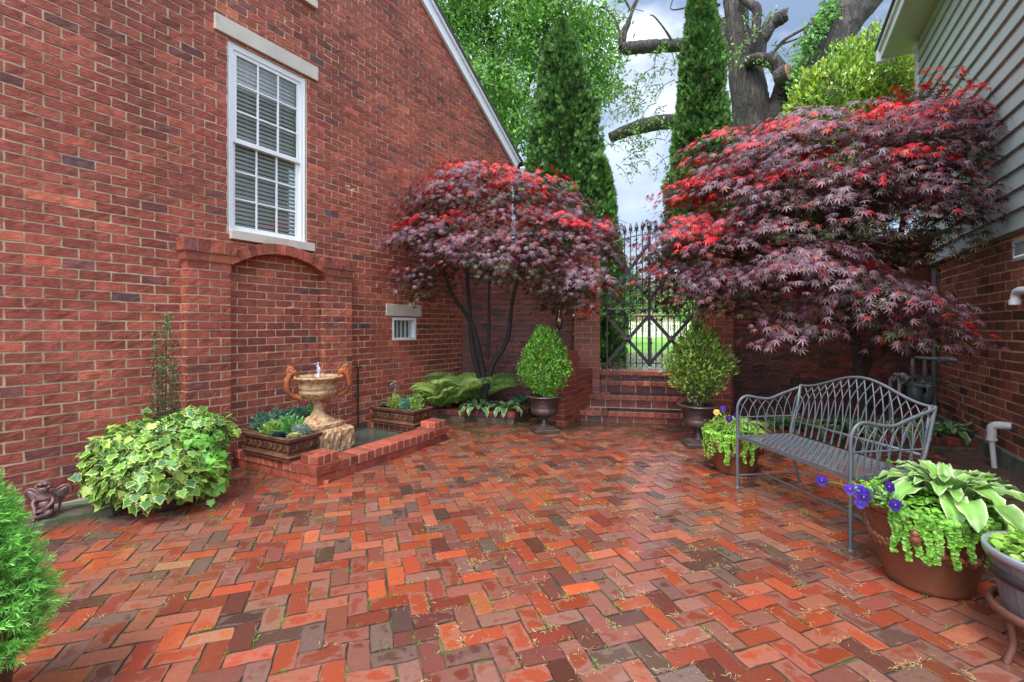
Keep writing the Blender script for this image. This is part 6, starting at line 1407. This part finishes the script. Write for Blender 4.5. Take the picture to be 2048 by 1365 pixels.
for (px, py, Y, rx, ry, rz), n_, sd in (((1725, 190, 8.6, 92, 100, .9), 15000, 1), ((1655, 230, 8.5, 70, 95, .8), 10000, 2), ((1790, 230, 8.7, 60, 110, .7), 7000, 3), ((1700, 360, 8.6, 130, 120, .9), 9000, 4)):
    bush(mb, P(px, py, Y), (rx/F*Y, rz, ry/F*Y), n_, .085, [(.36, .50, .04), (.20, .36, .03), (.10, .22, .025), (.48, .58, .07)], [3, 3, 2, 1.5], shell=.78, lump=.16, seed=sd, upb=.8)
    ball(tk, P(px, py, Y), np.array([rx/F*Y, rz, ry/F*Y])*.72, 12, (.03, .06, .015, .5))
tube(tk, lp((1715, 690, 8.6), (1715, 300, 8.6)), .09, 8, (.08, .06, .04, .5)); obj('stems', tk, M['conifer'], HS, smooth=True); obj('crown', mb, M['leaf_gloss'], HS)
# old pruned tree
OT1 = thing('old_tree', 'massive old pruned tree with cut limbs and furrowed bark behind the maple', 'tree', tuple(P(1500, 690, 12)*[1, 1, 0]+UP*.62)); tk = MB()
def limb(mb, pts, r, Y=12, n=12, cap=True):
    K = 44 if r[0] > 20 else 26; q = spline(lp(*[(a_, b_, Y+c_) for a_, b_, c_ in pts]), K); rr = np.interp(np.linspace(0, 1, K), np.linspace(0, 1, len(r)), r)/F*Y; q = q+rng.normal(0, 1, q.shape)*min(rr.mean()*.04, .006); rr = rr*(1+rng.normal(0, .008, K)); tube(mb, q, rr, 28 if r[0] > 20 else n, caps=cap, rough=.13)
limb(tk, [(1515, 690, 0), (1512, 400, 0), (1508, 260, 0), (1495, 170, 0), (1480, 90, 0), (1470, 0, 0), (1462, -70, 0)], [46, 39, 36, 32, 23, 21, 19], n=16)
limb(tk, [(1545, 330, 0), (1550, 250, -.2), (1560, 210, -.3), (1572, 180, -.5), (1576, 158, -.8)], [26, 26, 22, 22, 16])
limb(tk, [(1490, 128, -.4), (1515, 119, -.6), (1545, 124, -.7), (1562, 145, -.7), (1570, 170, -.6)], [12, 11, 12, 14, 16])
limb(tk, [(1505, 150, -.1), (1520, 90, -.3), (1540, 50, -.4), (1560, 38, -.5), (1573, 28, -.6)], [18, 13, 13, 13, 11])
limb(tk, [(1500, 120, -.4), (1508, 80, -.6), (1513, 40, -.6), (1512, 18, -.6), (1495, 5, -.5), (1480, -5, -.4)], [9, 8, 8, 9, 7, 6])
limb(tk, [(1455, 100, .4), (1448, 60, .5), (1452, 45, .5)], [30, 20, 10])
limb(tk, [(1480, 110, 0), (1420, 90, .4), (1340, 92, .6), (1290, 95, .6), (1242, 98, .6)], [16, 14, 13, 13, 12])
limb(tk, [(1244, 96, .6), (1246, 70, .6), (1255, 50, .6), (1262, 30, .6), (1270, 5, .6), (1295, -20, .6)], [8, 8, 6, 3.5, 3, 2]); limb(tk, [(1240, 66, .6), (1228, 35, .6), (1205, 15, .6), (1195, 20, .6)], [2.5, 2, 1.5, 1]); limb(tk, [(1262, 22, .6), (1245, -5, .6), (1220, -12, .6)], [2.5, 2, 1]); limb(tk, [(1262, 30, .6), (1278, -5, .6)], [3, 2])
limb(tk, [(1490, 300, .2), (1430, 250, .6), (1345, 244, .8), (1285, 252, .8), (1222, 275, .8)], [20, 17, 15, 15, 11])
limb(tk, [(1440, 10, 0), (1400, 10, 0), (1345, 20, 0), (1345, 0, 0)], [2.5, 2, 1.2, 1]); limb(tk, [(1350, 92, .5), (1330, 60, .4), (1310, 35, .4), (1300, 30, .4)], [3, 2, 1.5, 1])
limb(tk, [(1540, 115, -.3), (1570, 80, -.3), (1620, 50, -.3), (1680, 0, -.3)], [3.5, 3, 2.5, 2]); limb(tk, [(1560, 90, -.3), (1610, 72, -.3), (1640, 55, -.3)], [2, 1.5, 1]); limb(tk, [(1610, 58, -.3), (1640, 20, -.3), (1655, -10, -.3)], [2.2, 1.8, 1.4])
obj('trunk', tk, M['oldbark'], OT1, smooth=True)
ce = MB(); cc_ = P(1579, 146, 10.6); d_ = norm((v3(.5, -.75, .1))[None])[0]; T_ = [cc_+d_*.0, cc_+d_*.05]; tube(ce, [cc_-d_*.28, cc_-d_*.08, cc_], np.array([.21, .235, .22]), 16, caps=True); obj('cut_limb', ce, M['oldbark'], OT1)
ce = MB(); tube(ce, [cc_+d_*.001, cc_+d_*.012], .212, 18); obj('cut_face', ce, M['cutwood'], OT1)
cl = MB()
def spray(mb, px, py, Y, sx, sy, n, size=.09, cols=([(.20, .38, .06), (.12, .26, .04), (.30, .46, .09)], [2, 2, 1])):
    nc = max(3, n//16); AP = []
    for i in range(nc):
        e_ = P(rng.normal(px, sx), rng.normal(py, sy), Y+rng.normal(0, .3)); L_ = rng.uniform(.35, .8); az = rng.uniform(0, 2*PI); b_ = e_+v3(math.cos(az)*L_*.8, math.sin(az)*L_*.5, L_*rng.uniform(.1, .7)); q = spline([b_, (b_+e_)/2+v3(0, 0, .10), e_], 9); tube(mb, q, np.linspace(.012, .004, 9), 4, (.06, .05, .035, .5), caps=False)
        k = rng.integers(2, 9, 16); AP.append(q[k]+rng.normal(0, .045, (16, 3)))
    AP = np.vstack(AP); m = len(AP); scatter(mb, OT, OF, AP, rdir(rng, m)-UP*.6, rdir(rng, m)+UP*.5, size*rng.uniform(.6, 1.2, m), palette(rng, m, *cols))
for a_ in ((1290, 190, 12, 30, 35, 420), (1250, 230, 12, 25, 40, 300), (1310, 300, 12, 20, 25, 260), (1235, 170, 12, 14, 30, 160), (1340, 130, 12, 16, 20, 160), (1290, 330, 12, 18, 16, 120), (1480, 90, 11.2, 16, 30, 120), (1465, 125, 11, 10, 8, 90), (1520, 60, 11, 8, 20, 60), (1545, 150, 11, 10, 20, 70), (1565, 120, 11.2, 10, 10, 70), (1225, 60, 12.4, 18, 30, 160), (1260, 300, 12, 20, 20, 160)): spray(cl, *a_)
obj('leafy_shoots', cl, M['leaf'], OT1)
OT2 = thing('old_tree', 'leaning old trunk wrapped in climbing ivy, just left of the clapboard house eave', 'tree', tuple(P(1600, 690, 11)*[1, 1, 0]+UP*.62)); tk = MB()
limb(tk, [(1600, 690, 0), (1605, 420, 0), (1615, 260, 0), (1635, 150, 0), (1665, 70, 0), (1710, 10, 0), (1770, -60, 0)], [44, 40, 36, 36, 38, 37, 35], Y=11, n=16); obj('trunk', tk, M['oldbark'], OT2, smooth=True)
iv = MB(); m = 900; t = rng.random(m); bx_ = np.interp(t, [0, .4, 1], [1590, 1622, 1672]); by_ = np.interp(t, [0, .4, 1], [170, 80, 5]); q = np.array([P(a_+rng.normal(0, 9)-4, b_+rng.normal(0, 8), 10.5+rng.normal(0, .1)) for a_, b_ in zip(bx_, by_)]); scatter(iv, OT*[1, 1.4, 1], OF, q, rdir(rng, m)-UP*.5, rdir(rng, m)-v3(0, 1, 0), rng.uniform(.07, .13, m), palette(rng, m, [(.10, .26, .04), (.16, .34, .06)], [1, 1])); obj('climbing_ivy', iv, M['leaf'], OT2)

# fence, far houses, far trees
FN_ = thing('picket_fence', 'cream picket fence across the lawn beyond the gate', 'fence', (9, 31, .62)); g = MB(); A_ = v3(4.2, 32.5, .62); B_ = v3(18, 29.5, .62); dd_ = B_-A_; ln = np.linalg.norm(dd_); dd_ /= ln; nr_ = v3(dd_[1], -dd_[0], 0); n = 96
for k in range(n): q = A_+dd_*(k*ln/n); h = 1.15; prism(g, [q+UP*.12, q+dd_*.07+UP*.12, q+dd_*.07+UP*(h-.05), q+dd_*.035+UP*h, q+UP*(h-.05)], nr_*.02)
obj('pickets', g, M['fence'], FN_); g = MB()
for z in (.05, .28, .92): box(g, A_-nr_*.05+UP*z, dd_*ln, nr_*.045, UP*(.16 if z < .1 else .09))
obj('rails', g, M['fence'], FN_)
for k in range(6): g = MB(); q = A_+dd_*(k*ln/5.)-nr_*.08-dd_*.08; box(g, q, dd_*.16, nr_*.14, UP*1.3); box(g, q-dd_*.02-nr_*.02+UP*1.3, dd_*.2, nr_*.18, UP*.05); obj('post', g, M['fence'], FN_)
FH = thing('far_house', 'pale distant house with a low grey roof beyond the picket fence', 'house', (16, 60, .62)); g = MB(); box(g, v3(12.5, 60, .62), v3(11, 0, 0), v3(0, 8, 0), UP*3.4, (.62, .62, .60, .5)); obj('wall', g, M['usecol'], FH)
g = MB(); prism(g, [v3(12, 59.5, 4.02), v3(12, 68.5, 4.02), v3(12, 64, 6.6)], v3(12, 0, 0)); obj('roof', g, M['concrete'], FH)
for k in range(4): g = MB(); box(g, v3(13.6+k*2.5, 59.96, 1.6), v3(1, 0, 0), v3(0, .03, 0), UP*1.4); obj('window', g, M['room'], FH)
azl = MB(); bush(azl, (10.4, 34.5, 1.5), (2.2, 1, .9), 1800, .16, [(.55, .16, .18), (.2, .35, .06), (.62, .30, .3)], [3, 3, 2], seed=51); tag(obj('azalea', azl, M['leaf']), 'pink flowering azalea behind the picket fence', 'shrub')
bg_specs = [('round pale green tree far behind the fence, left of the gate opening', 5.5, 40, 4.2, 2.4, (.16, .32, .08)), ('broad tree far behind the fence, centred in the gate', 13.0, 52, 4.6, 4.5, (.22, .38, .12)), ('bushy green tree beyond the fence, right of the gate centre', 16.5, 44, 4.4, 3.4, (.18, .36, .06)), ('distant pale tree behind the far house', 24, 75, 9, 5, (.2, .32, .12)), ('distant tree hidden mostly by the left arborvitae', 3, 55, 8, 5, (.12, .26, .06)), ('dark bushy shrub by the brick path just left of the gate', 2.02, 9.4, 1.7, .28, (.05, .13, .03)), ('small tree on the lawn behind the left gate leaf', 4.6, 20, 3.4, 1.2, (.10, .24, .05))]
for i, (lab, x, y, h, r, cc) in enumerate(bg_specs):
    m = 4200 if y > 15 else 3500; leafy_tree('garden_tree', lab, (x, y, .62), [((x, y, .62+h*.55), (r, r, h*.42)), ((x+r*.3, y, .62+h*.75), (r*.7, r*.7, h*.25))], m, .05+.006*y, [cc, (cc[0]*1.5, cc[1]*1.4, cc[2]*1.3), (cc[0]*.6, cc[1]*.6, cc[2]*.6)], [3, 2, 2], [([(x, y, .62), (x+.05, y, .62+h*.3), (x, y, .62+h*.7)], .04*h, .02)], 80+i, group='trees beyond the garden wall', clump=(60, r*.14))
# distant wood line
wd_ = MB(); 
for k in range(60): x = -70+k*3.6; bush(wd_, (x, 120+rng.uniform(-6, 6), .62+2.6), (3.6, 2, rng.uniform(2.6, 4.2)), 260, .9, [(.09, .2, .05), (.14, .28, .08), (.06, .14, .04)], [1, 1, 1], seed=int(200+k), tpl=(DT*[1, 2, 1], DF))
tag(obj('far_woodland', wd_, M['leaf']), 'far line of woodland beyond the lawn', 'trees', kind='stuff')
print('verts', sum(len(m.vertices) for m in bpy.data.meshes))
